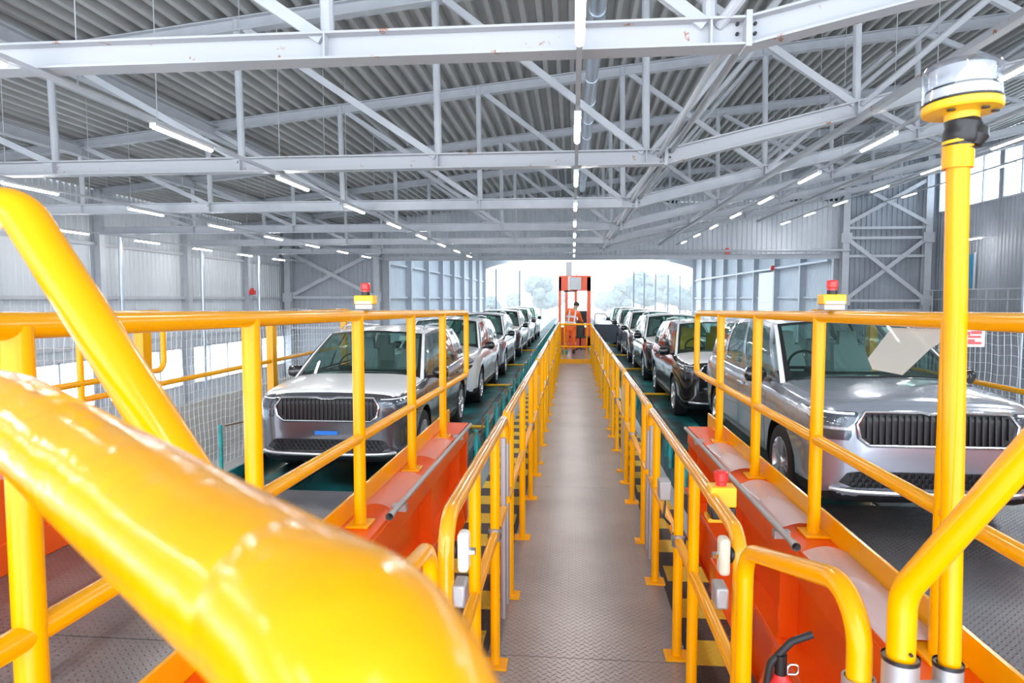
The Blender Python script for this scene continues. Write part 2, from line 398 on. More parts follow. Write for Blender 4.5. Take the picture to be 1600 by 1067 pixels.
def brace_frame(x0, x1, y, z0, z1, label, mids=()):
    t = thing('cross_brace', label, 'wall bracing', ((x0+x1)/2, y, z0))
    for xx in (x0, x1): MB().ibeam((xx, y, GROUND), (xx, y, roof_z(xx)-.1), .4, .4, up=(0,1,0)).build('column', WST, t)
    for a, b, oy in (((x0, z0), (x1, z1), .1), ((x0, z1), (x1, z0), .2)):
        MB().bar((a[0], y-oy, a[1]), (b[0], y-oy, b[1]), .05, .24, up=(0,0,1)).build('diagonal_bar', WST, t)
    for zz in (z0, z1, *mids):
        MB().box(x0, x1, y-.1, y+.05, zz-.08, zz+.08).build('cross_rail', WST, t)
    for xx in (x0, x1):
        for zz in (z0, z1): MB().box(xx-.32, xx+.32, y-.24, y-.18, zz-.3, zz+.3).build('gusset_plate', WST, t)
    return t
brace_frame(XL+.5, NL-.2, YF-.45, Z(.1), Z(3.1), 'pale steel X bracing on the end wall left of the hall mouth', (Z(-1.9),))
tb = brace_frame(NR, XR-.75, YF-.45, Z(-.1), Z(3.7), 'pale steel X bracing on the end wall right of the hall mouth', (Z(4.3), Z(2.6), Z(-.7)))
for a, b, oy in (((NR, 4.5), (XR-.75, 7.2), .55), ((NR, 7.2), (XR-.75, 4.5), .65)):
    MB().bar((a[0], YF-oy, Z(a[1])), (b[0], YF-oy, Z(b[1])), .05, .22).build('diagonal_bar', WST, tb)

# ------------------------------------------------------------------ roof steel
TY = [7.3+6.05*k for k in range(6)]
KX = 1.77
def chord_z(x): return Z(2.6+.14) if x <= KX else Z(2.74+.232*(x-KX))
NODES = [-15.0, -10.9, -6.8, -2.7, 1.4, 5.3, 9.3, 13.3, 17.3]
RY = [1.25+6.05*k for k in range(7)]
for k, y in enumerate(TY):
    t = thing('roof_truss', 'white steel roof truss spanning the whole hall, %s from the camera' % ORD[k], 'roof truss', (KX, y, Z(2.6)), 'white roof trusses')
    m = RUSTY if k < 2 else WST
    MB().ibeam((XL+.2, y, chord_z(0)), (KX, y, chord_z(0)), .29, .28).build('bottom_chord', m, t, smooth=0)
    MB().ibeam((KX, y, chord_z(KX)), (20.5, y, chord_z(20.5)), .29, .28).build('rising_chord', m, t, smooth=0)
    MB().box(KX-.03, KX+.03, y-.16, y+.16, Z(2.57), Z(2.93)).build('splice_plate', m, t)
    b = MB()
    for dx in (-.09, .09):
        for dz in (-.10, .0, .10): b.lathe([(.0, -.03), (.018, -.03), (.018, 0)], (KX+dx, y-.012, Z(2.74)+dz), (0, 1, 0), 8)
    b.build('bolts', DRK, t)
    for x in NODES:
        if roof_z(x)-chord_z(x) > .35:
            MB().tube([(x, y, chord_z(x)+.12), (x-.05, y, roof_z(x)-.02)], .075, 10).build('upright', WST, t)
        MB().box(x-.01, x+.01, y-.13, y+.13, chord_z(x)-.12, chord_z(x)+.12).build('stiffener', WST, t)
        i = NODES.index(x)
        xt = NODES[i-1]+.15 if 0 < i else XL+.3              # brace rising to the left
        MB().bar((x-.05, y-.02, chord_z(x)+.1), (xt, y-.02, roof_z(xt)-.25), .10, .13).build('sloping_brace', WST, t)
        if 4 <= i < len(NODES)-1:                             # round tubes rising to the right, out of the truss plane
            xt = NODES[i+1]-.2; yy = y-6.05+(1.2 if i % 2 else .4)
            MB().tube([(x+.1, y, chord_z(x)+.1), (xt, yy, roof_z(xt)-.2)], .06, 10).build('sloping_tube', WST, t)
for k, y in enumerate(RY):
    t = thing('roof_beam', 'white sloping roof beam directly under the ribbed sheet, %s from the camera' % ORD[k], 'roof beam', (0, y, roof_z(0)-.3), 'beams under the roof sheet')
    MB().ibeam((-10.9, y, roof_z(-10.9)-.15), (XR-.1, y, roof_z(XR)-.15), .27, .24).build('sloping_span', WST, t, smooth=0)
    MB().ibeam((XL+.1, y, roof_z(XL)-.15), (-10.9, y, roof_z(-10.9)-.15), .27, .24).build('left_span', WST, t, smooth=0)
for k, (x, side) in enumerate(((-15.0,'far left'), (-10.7, 'left'), (13.3, 'right'))):
    m = MB().ibeam((x, 2, roof_z(x)-.33), (x, YF-.4, roof_z(x)-.33), .34, .28)
    tag(m.build('roof_purlin', WST, smooth=0), 'white steel purlin running down the %s roof slope' % side, 'purlin', 'purlins running down the hall')
for k, (x, lb) in enumerate(((5.35, 'nearer the middle'), (11.3, 'between the lamp rows'), (17.6, 'outermost on the right'))):
    m = MB().bar((x, 2, chord_z(x)-.18), (x, YF-.4, chord_z(x)-.18), .14, .10)
    tag(m.build('tie_channel', RUSTY), 'long rust-spotted channel under the rising truss chords, %s' % lb, 'steel channel', 'channels under the right slope')
for dx, dz, lb in ((-.12, .14, 'left'), (.12, .22, 'right')):
    for j in range(5):
        m = MB().tube([(KX+dx, TY[j], Z(2.74)+dz-.1), (KX+dx, TY[j+1], Z(2.74)+dz-.1)], .045, 10)
        tag(m.build('tie_tube', WST), 'thin tube between the chord bends of %s and %s roof truss, %s one' % (ORD[j], ORD[j+1], lb), 'steel tube', 'tubes joining the truss bends')
# round duct under the roof
m = MB().tube([(.33, 3, Z(4.2)), (.33, 26, Z(4.2))], .115, 20)
y = 4.0
while y < 26: m.tube([(.33, y, Z(4.2)), (.33, y+.05, Z(4.2))], .128, 20); y += 1.5
tag(m.build('air_duct', DUCT), 'round grey duct above the centre lamp row', 'duct')

# lamp rows -----------------------------------------------------------------
ROWS = [(.05, 2.47, 5.1, 'centre'), (-6.0, 2.47, 5.15, 'inner left'), (-12.1, 2.47, 1.14, 'middle left'), (-17.2, 2.31, 4.7, 'outer left'),
        (6.3, 3.25, 5.85, 'inner right'), (12.5, 4.5, 7.85, 'middle right'), (18.4, 5.7, 9.8, 'outer right')]
def fixture_mesh():
    h = MB().prism([(-.045, 0, .0), (.045, 0, .0), (.035, 0, .045), (-.035, 0, .045)], (0, 1.55, 0)).mesh('housing')
    d = MB().prism([(-.040, .02, .0), (-.034, .02, -.028), (0, .02, -.04), (.034, .02, -.028), (.040, .02, .0)], (0, 1.51, 0)).mesh('diffuser')
    e = MB().box(-.05, .05, -.012, 0, -.03, .05).mesh('end_cap')
    h.materials.append(WPL); d.materials.append(TUBE); e.materials.append(WPL); return h, d, e
FH, FD, FE = fixture_mesh()
for (x, rz, y0, nm) in ROWS:
    tr = thing('lamp_track', 'slim white lamp track hanging down the hall, %s row' % nm, 'lamp track', (x, y0, Z(rz)+.1), 'lamp tracks')
    MB().box(x-.03, x+.03, y0-.6, YF-1, Z(rz)+.047, Z(rz)+.10).build('rail', WST, tr)
    y = y0; k = 0
    while y < YF-2:
        for yy in (y+.1, y+2.6):
            zt = roof_z(x)-.02
            if zt-Z(rz) > .3: MB().tube([(x, yy, Z(rz)+.10), (x, yy, zt)], .007, 5, caps=False).build('hanging_wire', WST, tr)
        f = thing('tube_lamp', 'lit white tube lamp, %s from the camera in the %s row' % (ORD[k], nm), 'lamp', (x, y, Z(rz)), 'tube lamps, %s row' % nm)
        for me, nme in ((FH, 'housing'), (FD, 'diffuser'), (FE, 'end_cap')):
            o = bpy.data.objects.new(nme, me); COL.objects.link(o); o.parent = f
        y += 4.05; k += 1
    # lamps behind the camera belong to the same rows
    y = y0-4.05
    while y > -8.4 and rz > 0:
        if y < -1.7:
            f = thing('tube_lamp', 'lit white tube lamp behind the camera in the %s row' % nm, 'lamp', (x, y, Z(rz)), 'tube lamps behind the camera, %s row' % nm)
            for me, nme in ((FH, 'housing'), (FD, 'diffuser'), (FE, 'end_cap')):
                o = bpy.data.objects.new(nme, me); COL.objects.link(o); o.parent = f
        y -= 4.05

# ------------------------------------------------------------------ walkway
WL, WR = -.37, .53
wk = thing('walkway', 'long narrow grey tread-plate walkway between the yellow railings', 'walkway', (.08, .3, 0))
mb = MB()
for k in range(6):
    a = .2+3.05*k; mb.box(WL-.05, WR+.05, a, a+3.045, -.012, 0)
mb.build('tread_plate', TREAD, wk, smooth=0)
MB().box(-.9, WL-.055, .2, 18.5, -.13, -.10).build('left_hazard_ledge', HAZ, wk)['label'] = 'black and yellow banded ledge on the left'
MB().box(WR+.055, .92, .2, 18.5, -.13, -.10).build('right_hazard_ledge', HAZ, wk)['label'] = 'black and yellow banded ledge on the right'
for xx, nm in ((WL-.05, 'left_side_beam'), (WR+.05, 'right_side_beam')): MB().box(xx-.04, xx+.04, .2, 18.5, -.35, -.013).build(nm, DRK, wk)
o = MB().box(-.45, .62, 18.6, 26.5, -.10, -.02).build('far_platform', TREAD); tag(o, 'grey platform behind the yellow gate at the walkway end', 'platform')

RW = .025
def post_foot(mb, x, y, z): mb.box(x-.06, x+.06, y-.05, y+.05, z, z+.012)
def walk_rail(x, y0, y1, zt, zm, posts, label, grp, drop_near=False, r=RW):
    t = thing('walkway_railing', label, 'railing', (x, (y0+y1)/2, 0), grp)
    if drop_near: path = fillet([(x, y0, .02), (x, y0, zt), (x, y1, zt), (x, y1, zt-.14)], .11)
    else: path = fillet([(x, y0, zt-.14), (x, y0, zt), (x, y1, zt), (x, y1, zt-.14)], .05)
    MB().tube(path, r, 16).build('hand_rail', YELR, t)
    MB().tube([(x, y0+.02, zm), (x, y1-.02, zm)], r*.9, 14).build('mid_rail', YEL, t)
    for y in posts:
        MB().tube([(x, y, 0.005), (x, y, zt-.01)], r*.95, 14).build('post', YEL, t)
        f = MB(); post_foot(f, x, y, 0.0); f.build('foot_plate', YEL, t)
    for y in (y0+.04, y1-.04):
        if not (drop_near and y < y0+.1):
            MB().tube([(x, y, 0.05), (x, y, zt-.1)], r*.7, 10).build('end_post', GALV, t)
    c = MB(); ym = posts[len(posts)//2]
    c.lathe([(r*1.35, -.03), (r*1.35, .03)], (x, ym, zm), (0, 1, 0), 14).lathe([(r*1.3, -.03), (r*1.3, .03)], (x, ym, zm), (0, 0, 1), 14)
    c.build('clamp', GALV, t)
    return t
def fr(a, b, st=1.0): 
    out = []; y = a
    while y <= b: out.append(y); y += st
    return out
LT, RT = 1.15, 1.055
lp = [(1.9, 3.58, [2.48, 3.15]), (3.68, 6.85, [3.92, 4.91, 5.9, 6.7]), (6.95, 9.9, [7.2, 8.1, 9.0, 9.7]), (10.0, 13.0, [10.3, 11.2, 12.1, 12.8]), (13.1, 15.9, [13.4, 14.3, 15.2, 15.7]), (16.0, 18.3, [16.3, 17.2, 18.1])]
rp = [(2.1, 4.5, [2.9, 3.31, 4.2]), (4.6, 6.7, [4.91, 5.87, 6.5]), (6.8, 8.85, [6.95, 7.9, 8.7]), (8.95, 12.5, [9.2, 10.1, 11.0, 12.2]), (12.6, 15.9, [12.9, 13.8, 14.7, 15.6]), (16.0, 18.3, [16.3, 17.2, 18.1])]
for k, (a, b, ps) in enumerate(lp):
    walk_rail(WL, a, b, LT, .66, ps, 'yellow tube railing section on the left of the walkway, %s from the camera' % ORD[k], 'left walkway railings', k == 0)
for k, (a, b, ps) in enumerate(rp):
    walk_rail(WR, a, b, RT, .60, ps, 'yellow tube railing section on the right of the walkway, %s from the camera' % ORD[k], 'right walkway railings', k == 0)
# gate across the far end
g = thing('walkway_gate', 'small yellow gate closing the far end of the walkway', 'gate', (.08, 18.45, 0))
MB().tube(fillet([(WL+.02, 18.45, .05), (WL+.02, 18.45, 1.1), (WR-.02, 18.45, 1.1), (WR-.02, 18.45, .05)], .06), .03, 12).build('frame', YEL, g)
MB().tube([(WL+.02, 18.45, .48), (WR-.02, 18.45, .48)], .025, 10).build('mid_bar', YEL, g)
MB().box(WL, WR, 18.43, 18.47, 0.01, .14).build('kick_plate', YEL, g)
for xx in (WL+.14, WR-.14): MB().tube([(xx, 18.45, .1), (xx, 18.45, 1.1)], .022, 10).build('upright', YEL, g)

# gate loops near the camera
def loop_gate(x, y0, y1, z0t, z1t, zb, label, r=.0235, lean=0.):
    t = thing('gate_loop', label, 'gate', (x, y0, zb))
    MB().tube(fillet([(x, y1, zb), (x, y1, z1t), (x+lean, y0, z0t), (x+lean, y0, zb)], .10, 10), r, 20).build('loop_tube', YEL, t)
    c = MB().lathe([(r*1.25, -.03), (r*1.3, -.03), (r*1.3, .035), (r*1.1, .035)], (x+lean, y0, at(1347, 1085, 1.3).z), (0, 0, 1), 20)
    c.build('sleeve', GALV, t)
    return t
loop_gate(.50, 1.30, 1.93, Z(-.55), Z(-.725), .02, 'yellow bent tube gate loop right of the walkway, nearest the camera', lean=.055)
loop_gate(-.39, 1.2, 1.78, Z(-.60), Z(-.68), .02, 'yellow bent tube gate loop left of the walkway behind the big tube', r=.021)

# ------------------------------------------------------------------ ramps
RZ = -.10
def ramp(sgn, side):
    X = lambda v: sgn*v
    xi = 1.0 if sgn < 0 else 1.08; xo = 3.9 if sgn < 0 else 4.2; top = Z(-1.19); y0, y1 = .25, 6.3
    t = thing('loading_ramp', 'orange framed loading ramp with grey tread plate %s' % side, 'ramp', (X(2.5), 3, RZ-.3))
    def bx(mb, a, b, *r): mb.box(min(X(a), X(b)), max(X(a), X(b)), *r); return mb
    m = MB()
    for k in range(3): bx(m, xi+.24, xo, -2.4+2.905*k, -2.4+2.9*(k+1)+.0*k, RZ-.02, RZ)
    m.build('tread_plate', TREADR, t, smooth=0)
    g = MB(); bx(g, xi, xi+.20, y0, y1, top-.03, top); bx(g, xi, xi+.03, y0, y1, top-.16, top-.03)
    bx(g, xi+.10, xi+.13, y0, y1, top-1.2, top-.03); bx(g, xi-.02, xi+.12, y0, y1, top-.62, top-.58)
    bx(g, xi-.06, xi+.14, y0, y1, top-1.24, top-1.2); bx(g, xi+.01, xi+.2, y1-.02, y1, top-1.2, top)
    g.build('inner_girder', ORG, t, bevel=.004)
    for k in range(5):
        y = 1.2+1.15*k; rb = MB()
        rb.prism([(X(xi+.11), y, top-.60), (X(xi), y, top-.60), (X(xi-.04), y+.35, top-1.2), (X(xi+.11), y+.35, top-1.2)], (0, .02, 0)); rb.build('rib', ORG, t)
        rb = MB(); bx(rb, xi+.005, xi+.10, y, y+.02, top-.58, top-.16); rb.build('rib', ORG, t)
    m = MB(); bx(m, xi+.20, xi+.215, y0, y1+.1, top-.02, top+.11); m.build('toe_board', YEL, t)
    m = MB(); bx(m, xo, xo+.18, -1.5, y1, RZ-.3, top-.05); bx(m, xo-.02, xo, -1.5, y1, RZ, RZ+.22)
    m.build('outer_girder', ORG, t, bevel=.006)
    m = MB()
    for k in range(3): bx(m, xi+.215, xo, -.2+2.0*k, .0+2.0*k, RZ-.3, RZ-.03)
    m.build('cross_member', DRK, t)
    # grey conduit along the girder
    pe = 3.15 if sgn > 0 else 3.4
    m = MB(); m.tube([(X(xi-.04), pe, top+.04), (X(xi-.04), y1-.1, top-.0)], .016, 12, caps=False); m.tube([(X(xi-.04), pe-.02, top+.04), (X(xi-.04), pe+.03, top+.04)], .021, 12, caps=False)
    m.build('conduit', GALV, t)
    for y in (pe+.25, 5.6): bx(MB(), xi-.06, xi+.02, y, y+.04, top-.02, top+.02).build('conduit_bracket', GALV, t)
    return t, xi, xo, top
posts_l = [1.235, 2.21, 3.36, 4.5, 5.61]; posts_r = [1.2, 2.27, 3.43, 4.53, 5.63]
def ramp_rail(x, ys, yend, side, top):
    sg = -1 if x < 0 else 1
    zt = lambda y: Z(-.055-.0155*(y-1.3)); zm = lambda y: Z(-.69-.018*(y-1.3)) if sg < 0 else Z(-.69-.006*(y-1.3))
    t = thing('ramp_railing', 'tall yellow tube railing on the inner edge of the %s ramp' % side, 'railing', (x, 3, top), 'inner ramp railings')
    path = fillet([(x, -.6, zt(-.6)), (x, yend, zt(yend)), (x, yend, zm(yend)), (x, -.6, zm(-.6))], .07)
    MB().tube(path, .028, 20).build('rail_loop', YEL, t)
    for y in ys:
        MB().tube([(x, y, top), (x, y, zt(y))], .031, 20).build('post', YEL, t)
        MB().box(x-.06, x+.06, y-.07, y+.07, top, top+.014).build('foot_plate', YEL, t, bevel=.003)
    return t
for sgn, side, ps, yend, rx in ((-1, 'left', posts_l, 6.88, -1.11), (1, 'right', posts_r, 6.68, 1.22)):
    t, xi, xo, top = ramp(sgn, 'on the %s of the walkway' % side)
    ramp_rail(rx, ps, yend, side, top)
    # bent clear plastic guards lying on the girder
    spans = [(3.6, 4.3), (4.75, 5.4)] if sgn < 0 else [(1.5, 2.02), (2.3, 3.15), (3.48, 4.3), (4.6, 5.4)]
    for k, (a, b) in enumerate(spans):
        G = []
        for yy in (a, b):
            G.append([(sgn*(xi-.005+.21*u), yy, top+.012+.030*math.sin(math.pi*u)) for u in [i/8 for i in range(9)]])
        m = MB(); m.grid(G); o = m.build('plastic_guard', COVER); s_ = o.modifiers.new('thick', 'SOLIDIFY'); s_.thickness = .003
        o.data.materials[0] = COVER if sgn > 0 else COVERL
        tag(o, 'clear curved plastic guard on the %s orange girder, %s from the camera' % (side, ORD[k]), 'plastic guard', 'plastic guards on the %s girder' % side)
    # outer rails
    xr = sgn*(xo+.09); ztop = top-.05
    t2 = thing('ramp_railing', 'yellow tube railing on the outer edge of the %s ramp' % side, 'railing', (xr, 3, ztop), 'outer ramp railings')
    MB().tube(fillet([(xr, -1.5, Z(-.13)), (xr, 6.16, Z(-.13)), (xr, 6.16, Z(-.69)), (xr, -1.5, Z(-.69))], .09), .026, 14).build('rail_loop', YEL, t2)
    for y in (1.5, 3.2, 5.05): MB().tube([(xr, y, ztop), (xr, y, Z(-.13))], .026, 12).build('post', YEL, t2)
    xr2 = sgn*4.5
    t3 = thing('track_railing', 'yellow railing with a wide post outside the %s car track' % side, 'railing', (xr2, 8, -.3), 'railings outside the car tracks')
    MB().tube([(xr2, 3.5, Z(-.93)), (xr2, 13, Z(-.93))], .03, 12).build('mid_rail', YEL, t3)
    MB().tube([(xr2, 3.5, Z(-.22)), (xr2, 13, Z(-.22))], .03, 12).build('top_rail', YEL, t3)
    for y in ((6.6, 9.6, 12.8) if sgn < 0 else (6.2, 10.5, 12.8)): MB().box(xr2-.05, xr2+.05, y-.07, y+.07, -1.2, Z(-.2)).build('post', YEL, t3)
    # net
    nm_ = MB(); xn = sgn*(4.6 if sgn < 0 else 4.6); zlo, zhi = Z(-2.2), Z(-.2)
    def npt(y, z): return Vector((xn+.03*math.sin(y*2.1+z), y+.012*math.sin(z*9+y), z+.035*math.sin(y*1.9)*(z-zlo)/2+.01*math.sin(y*13)))
    yy = 3.2
    while yy < 13.5:
        nm_.tube([npt(yy, zlo+(zhi-zlo)*i/10) for i in range(11)], .0028, 4, caps=False); yy += .105
    zz = zlo
    while zz <= zhi+.01:
        nm_.tube([npt(3.2+.2*i, zz) for i in range(52)], .0028, 4, caps=False); zz += .105
    tag(nm_.build('safety_net', NET, smooth=0), 'white square-mesh safety net outside the %s track' % side, 'net', None)

# ------------------------------------------------------------------ double-deck car wagons
DZ = -.33
def wagon(sgn, side):
    X = lambda v: sgn*v
    t = thing('wagon_deck', 'teal upper deck of the car wagon train on the %s' % side, 'wagon deck', (X(2.65), 6.45, DZ-.3))
    def bx(mb, a, b, *r): mb.box(min(X(a), X(b)), max(X(a), X(b)), *r); return mb
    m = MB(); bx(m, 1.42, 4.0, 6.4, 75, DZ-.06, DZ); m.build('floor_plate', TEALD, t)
    for a, b in ((1.62, 2.12), (3.15, 3.65)):
        m = MB(); bx(m, a, b, 6.42, 75, DZ, DZ+.012); m.build('wheel_strip', TEAL, t)
    for a in (1.30, 3.95):
        m = MB(); bx(m, a, a+.12, 6.4, 75, DZ-.30, DZ+.02); bx(m, a, a+.03, 6.4, 75, DZ+.02, DZ+.14); m.build('side_beam', TEAL, t)
    st = 1.15; n = 36
    for k in range(n):
        y = 7.5+st*k
        m = MB(); m.tube([(X(1.27), y, DZ-.05), (X(1.27), y, DZ+.40)], .03, 8)
        if k % 3 == 1: m.bar((X(1.27), y+.02, DZ+.38), (X(1.27), y+.45, DZ), .03, .03)
        m.build('stanchion', TEALP, t)
        if k < 12:
            m = MB(); m.tube([(X(4.12), y-.1, DZ-.05), (X(4.12), y-.1, DZ+.65)], .025, 8)
            if k % 2 == 1: m.bar((X(4.12), y-.1, DZ+.65), (X(4.12), y+.35, DZ), .04, .04)
            m.build('outer_stanchion', TEALP, t)
    for xx, zz in ((1.27, .37), (4.12, .62)):
        m = MB(); m.tube([(X(xx)+.01*math.sin(i), 7.5+st*i/2, DZ+zz-(.04 if i % 2 else 0)) for i in range(66 if xx < 2 else 22)], .009, 6); m.build('cable', RUSTM, t)
    return t
wagon(-1, 'left'); wagon(1, 'right')
for sgn, nm, fronts in ((-1, 'left', (7.35, 12.6, 17.6, 23.6)), (1, 'right', (11.4, 16.7, 21.6, 26.9))):
    for k, f in enumerate(fronts):
        m = MB(); m.tube([(sgn*1.36, f+3.3, DZ+.05), (sgn*2.15, f+3.3, DZ+.05)], .028, 10).bar((sgn*1.4, f+3.3, DZ+.03), (sgn*1.4, f+3.9, DZ+.03), .05, .05)
        tag(m.build('wheel_chock', YPL), 'yellow wheel chock bar on the %s deck under the %s parked car from the camera' % (nm, ORD[k]), 'wheel chock', 'yellow wheel chocks')

# ------------------------------------------------------------------ cars
def catmull(P, n, k=6):
    """resample control rows with Catmull-Rom, k pieces per interval (axis 0)"""
    P = np.array(P, float); out = []
    for i in range(len(P)-1):
        p0 = P[max(i-1,0)]; p1 = P[i]; p2 = P[i+1]; p3 = P[min(i+2, len(P)-1)]
        for j in range(k):
            t = j/k; out.append(.5*((2*p1)+(-p0+p2)*t+(2*p0-5*p1+4*p2-p3)*t*t+(-p0+3*p1-3*p2+p3)*t**3))
    out.append(P[-1]); return np.array(out)
WB0, WB1, WR_ = .93, 3.72, .36
def car_lower():
    # y, half width, bottom, shoulder, top edge, centre top
    ST = [(.00, .62, .36, .86, .93, .95), (.035, .74, .29, .90, .985, 1.01), (.11, .83, .24, .93, 1.02, 1.055), (.27, .895, .22, .95, 1.045, 1.09),
          (.60, .925, .22, .97, 1.07, 1.125), (.93, .935, .22, .98, 1.09, 1.15), (1.25, .93, .21, 1.0, 1.10, 1.16), (2.0, .93, .21, 1.0, 1.10, 1.10), (2.9, .93, .21, 1.0, 1.10, 1.10),
          (3.72, .935, .22, 1.02, 1.12, 1.12), (4.25, .92, .24, 1.04, 1.13, 1.13), (4.52, .89, .30, 1.0, 1.10, 1.11), (4.64, .82, .38, .96, 1.05, 1.06), (4.68, .70, .46, .90, .98, .99)]
    rows = []
    for y, w_, zb, zs, zt, zc in ST:
        h = zs-zb
        half = [(0, zb), (.82*w_, zb), (.965*w_, zb+.12*h), (.985*w_, zb+.40*h), (w_, zb+.70*h), (.992*w_, zb+.90*h), (.955*w_, zs+.3*(zt-zs)), (.86*w_, zt), (.5*w_, zt+.75*(zc-zt)), (0, zc)]
        rows.append([(x, y, z) for x, z in half])
    A = catmull(rows, 0, 5); B = np.stack([catmull(r, 0, 3) for r in A]); B[:, :, 0] = np.maximum(B[:, :, 0], 0); B[:, 0, 0] = 0; B[:, -1, 0] = 0
    return B
LOW = car_lower()
def build_lower():
    n, m, _ = LOW.shape; v = []; f = []; full = []
    for i in range(n):
        right = [tuple(p) for p in LOW[i]]; left = [(-p[0], p[1], p[2]) for p in LOW[i][1:-1]][::-1]
        full.append(right+left)
    L = len(full[0]); v = [p for r in full for p in r]
    for i in range(n-1):
        for j in range(L):
            j2 = (j+1) % L; f.append((i*L+j, i*L+j2, (i+1)*L+j2, (i+1)*L+j))
    f.append(tuple(range(L))); f.append(tuple((n-1)*L+j for j in range(L))[::-1])
    me = bpy.data.meshes.new('lower'); me.from_pydata(v, [], f)
    bm = bmesh.new(); bm.from_mesh(me); bmesh.ops.recalc_face_normals(bm, faces=bm.faces); bm.to_mesh(me); bm.free()
    ob = bpy.data.objects.new('tmp_body', me); COL.objects.link(ob); cutters = []
    for y in (WB0, WB1):
        for s in (-1, 1):
            c = MB().tube([(s*.60, y, WR_+.01), (s*1.3, y, WR_+.01)], .415, 40).mesh('cut'); co = bpy.data.objects.new('tmp_cut', c); COL.objects.link(co); cutters.append(co)
            mo = ob.modifiers.new('b', 'BOOLEAN'); mo.operation = 'DIFFERENCE'; mo.solver = 'EXACT'; mo.object = co
    dg = bpy.context.evaluated_depsgraph_get(); dg.update()
    res = bpy.data.meshes.new_from_object(ob.evaluated_get(dg))
    for o in cutters+[ob]: bpy.data.objects.remove(o)
    for p in res.polygons:
        c = p.center; black = c.z < .34 and abs(p.normal.y) < .9
        for y in (WB0, WB1):
            d = math.hypot(c.y-y, c.z-WR_-.01)
            if d < .419 and abs(c.x) > .55 and c.z > .1: black = black or (abs(c.x) < .91 and abs(d-.415) < .012) or abs(p.normal.x) > .95 and abs(c.x) < .65
        p.material_index = 1 if black else 0
    res.shade_smooth(); res.set_sharp_from_angle(angle=R(38)); return res, BVHTree.FromPolygons(v, f)
BODY, BVH = build_lower()
BODY.name = 'car_body'
def ray_front(x, z):
    h = BVH.ray_cast(Vector((x, -2, z)), Vector((0, 1, 0)));  return h[0].y if h[0] else .5
def ray_side(y, z, s=1):
    h = BVH.ray_cast(Vector((s*3, y, z)), Vector((-s, 0, 0))); return h[0].x if h[0] else s*.9
def front_patch(rows, off=.006, nz=4, nx=14, thick=0):
    """rows = [(z, x0, x1)], laid on the nose of the car"""
    G = []
    for a, b in zip(rows[:-1], rows[1:]):
        for k in range(nz):
            t = k/nz; G.append([a[i]+(b[i]-a[i])*t for i in range(3)])
    G.append(list(rows[-1])); out = []
    for z, x0, x1 in G: out.append([(x0+(x1-x0)*j/nx, ray_front(x0+(x1-x0)*j/nx, z)-off, z) for j in range(nx+1)])
    return out
CM = {}
def cm(name, mb, smooth=40): CM[name] = mb.mesh(name, smooth=smooth); return CM[name]
# greenhouse
def belt(t):  y = 1.12+t*3.38; return Vector((.865-.05*max(0, (y-3.6))/1.0, y, 1.085+.02*t))
def rooff(t): y = 1.98+t*2.30; return Vector((.69-.03*t+.03*math.sin(math.pi*t), y, 1.60+.055*math.sin(math.pi*min(1, t*1.15+.1))-.0))
def wscr(u, v, out=0):      # u across -1..1, v up 0..1
    b = belt(0); r = rooff(0); x = u*(b.x+(r.x-b.x)*v); y = (b.y+(r.y-b.y)*v)-.16*(1-u*u)*(1-.45*v); z = b.z+.05*(1-u*u)*(1-v)+(r.z-b.z)*v+.05*(1-u*u)*v+.02*math.sin(math.pi*v)
    return (x, y-out*.6, z+out)
def wgrid(u0, u1, v0, v1, out=0, n=14, m=8): return [[wscr(u0+(u1-u0)*i/n, v0+(v1-v0)*j/m, out) for j in range(m+1)] for i in range(n+1)]
# bonnet: top of the nose between front edge and cowl
def bonnet():
    n, m, _ = LOW.shape; G = []
    for i in range(n):
        if .09 <= LOW[i][0][1] <= 1.16:
            row = [LOW[i][j] for j in range(19, m)]
            nr = [(p[0]*.985, p[1], p[2]+.012) for p in row]
            G.append([(x, y, z) for x, y, z in nr]+[(-x, y, z) for x, y, z in nr[:-1]][::-1])
    # roll the front edge down
    f0 = G[0]; G.insert(0, [(x*.985, y-.05, z-.045) for x, y, z in f0]); G.insert(0, [(x*.96, y-.07, z-.085) for x, y, z in f0])
    mb = MB(); mb.grid(G)
    return mb
cm('bonnet', bonnet())
G = front_patch([(.735, -.50, .50), (.78, -.565, .565), (.90, -.585, .585), (.985, -.53, .53)], .010); cm('grille_back', MB().grid(G))
mb = MB()
for k in range(23):
    x = -.53+1.06*k/22; za, zb = (.745, .975) if abs(x) < .5 else (.79, .96)
    mb.bar((x, ray_front(x, za)-.02, za), (x, ray_front(x, zb)-.02, zb), .012, .03, up=(0, 1, 0))
cm('grille_slats', mb)
ring = [(-.51, .73), (.51, .73), (.585, .79), (.605, .90), (.54, .995), (.12, 1.0), (.06, .985), (-.06, .985), (-.12, 1.0), (-.54, .995), (-.605, .90), (-.585, .79)]
cm('grille_frame', MB().tube([(x, ray_front(x, min(z, .985))-.022, z) for x, z in ring+ring[:2]], .014, 8, caps=False))
cm('lower_intake', MB().grid(front_patch([(.385, -.62, .62), (.42, -.72, .72), (.50, -.66, .66), (.515, -.58, .58)], .008)))
mb = MB()
for k in range(24):
    for j in range(3):
        x = -.62+1.24*k/23+(.027 if j % 2 else 0); z = .41+.038*j
        if abs(x) < .64: mb.lathe([(.022, -.012), (.026, -.012), (.026, .0), (.022, 0)], (x, ray_front(x, z)-.012, z), (0, 1, 0), 6)
cm('intake_mesh', mb)
cm('skid_lip', MB().tube([(x, ray_front(x, .375)-.02, .345+.03*abs(x)**2) for x in [-.78+1.56*i/24 for i in range(25)]], .022, 8))
mb = MB()
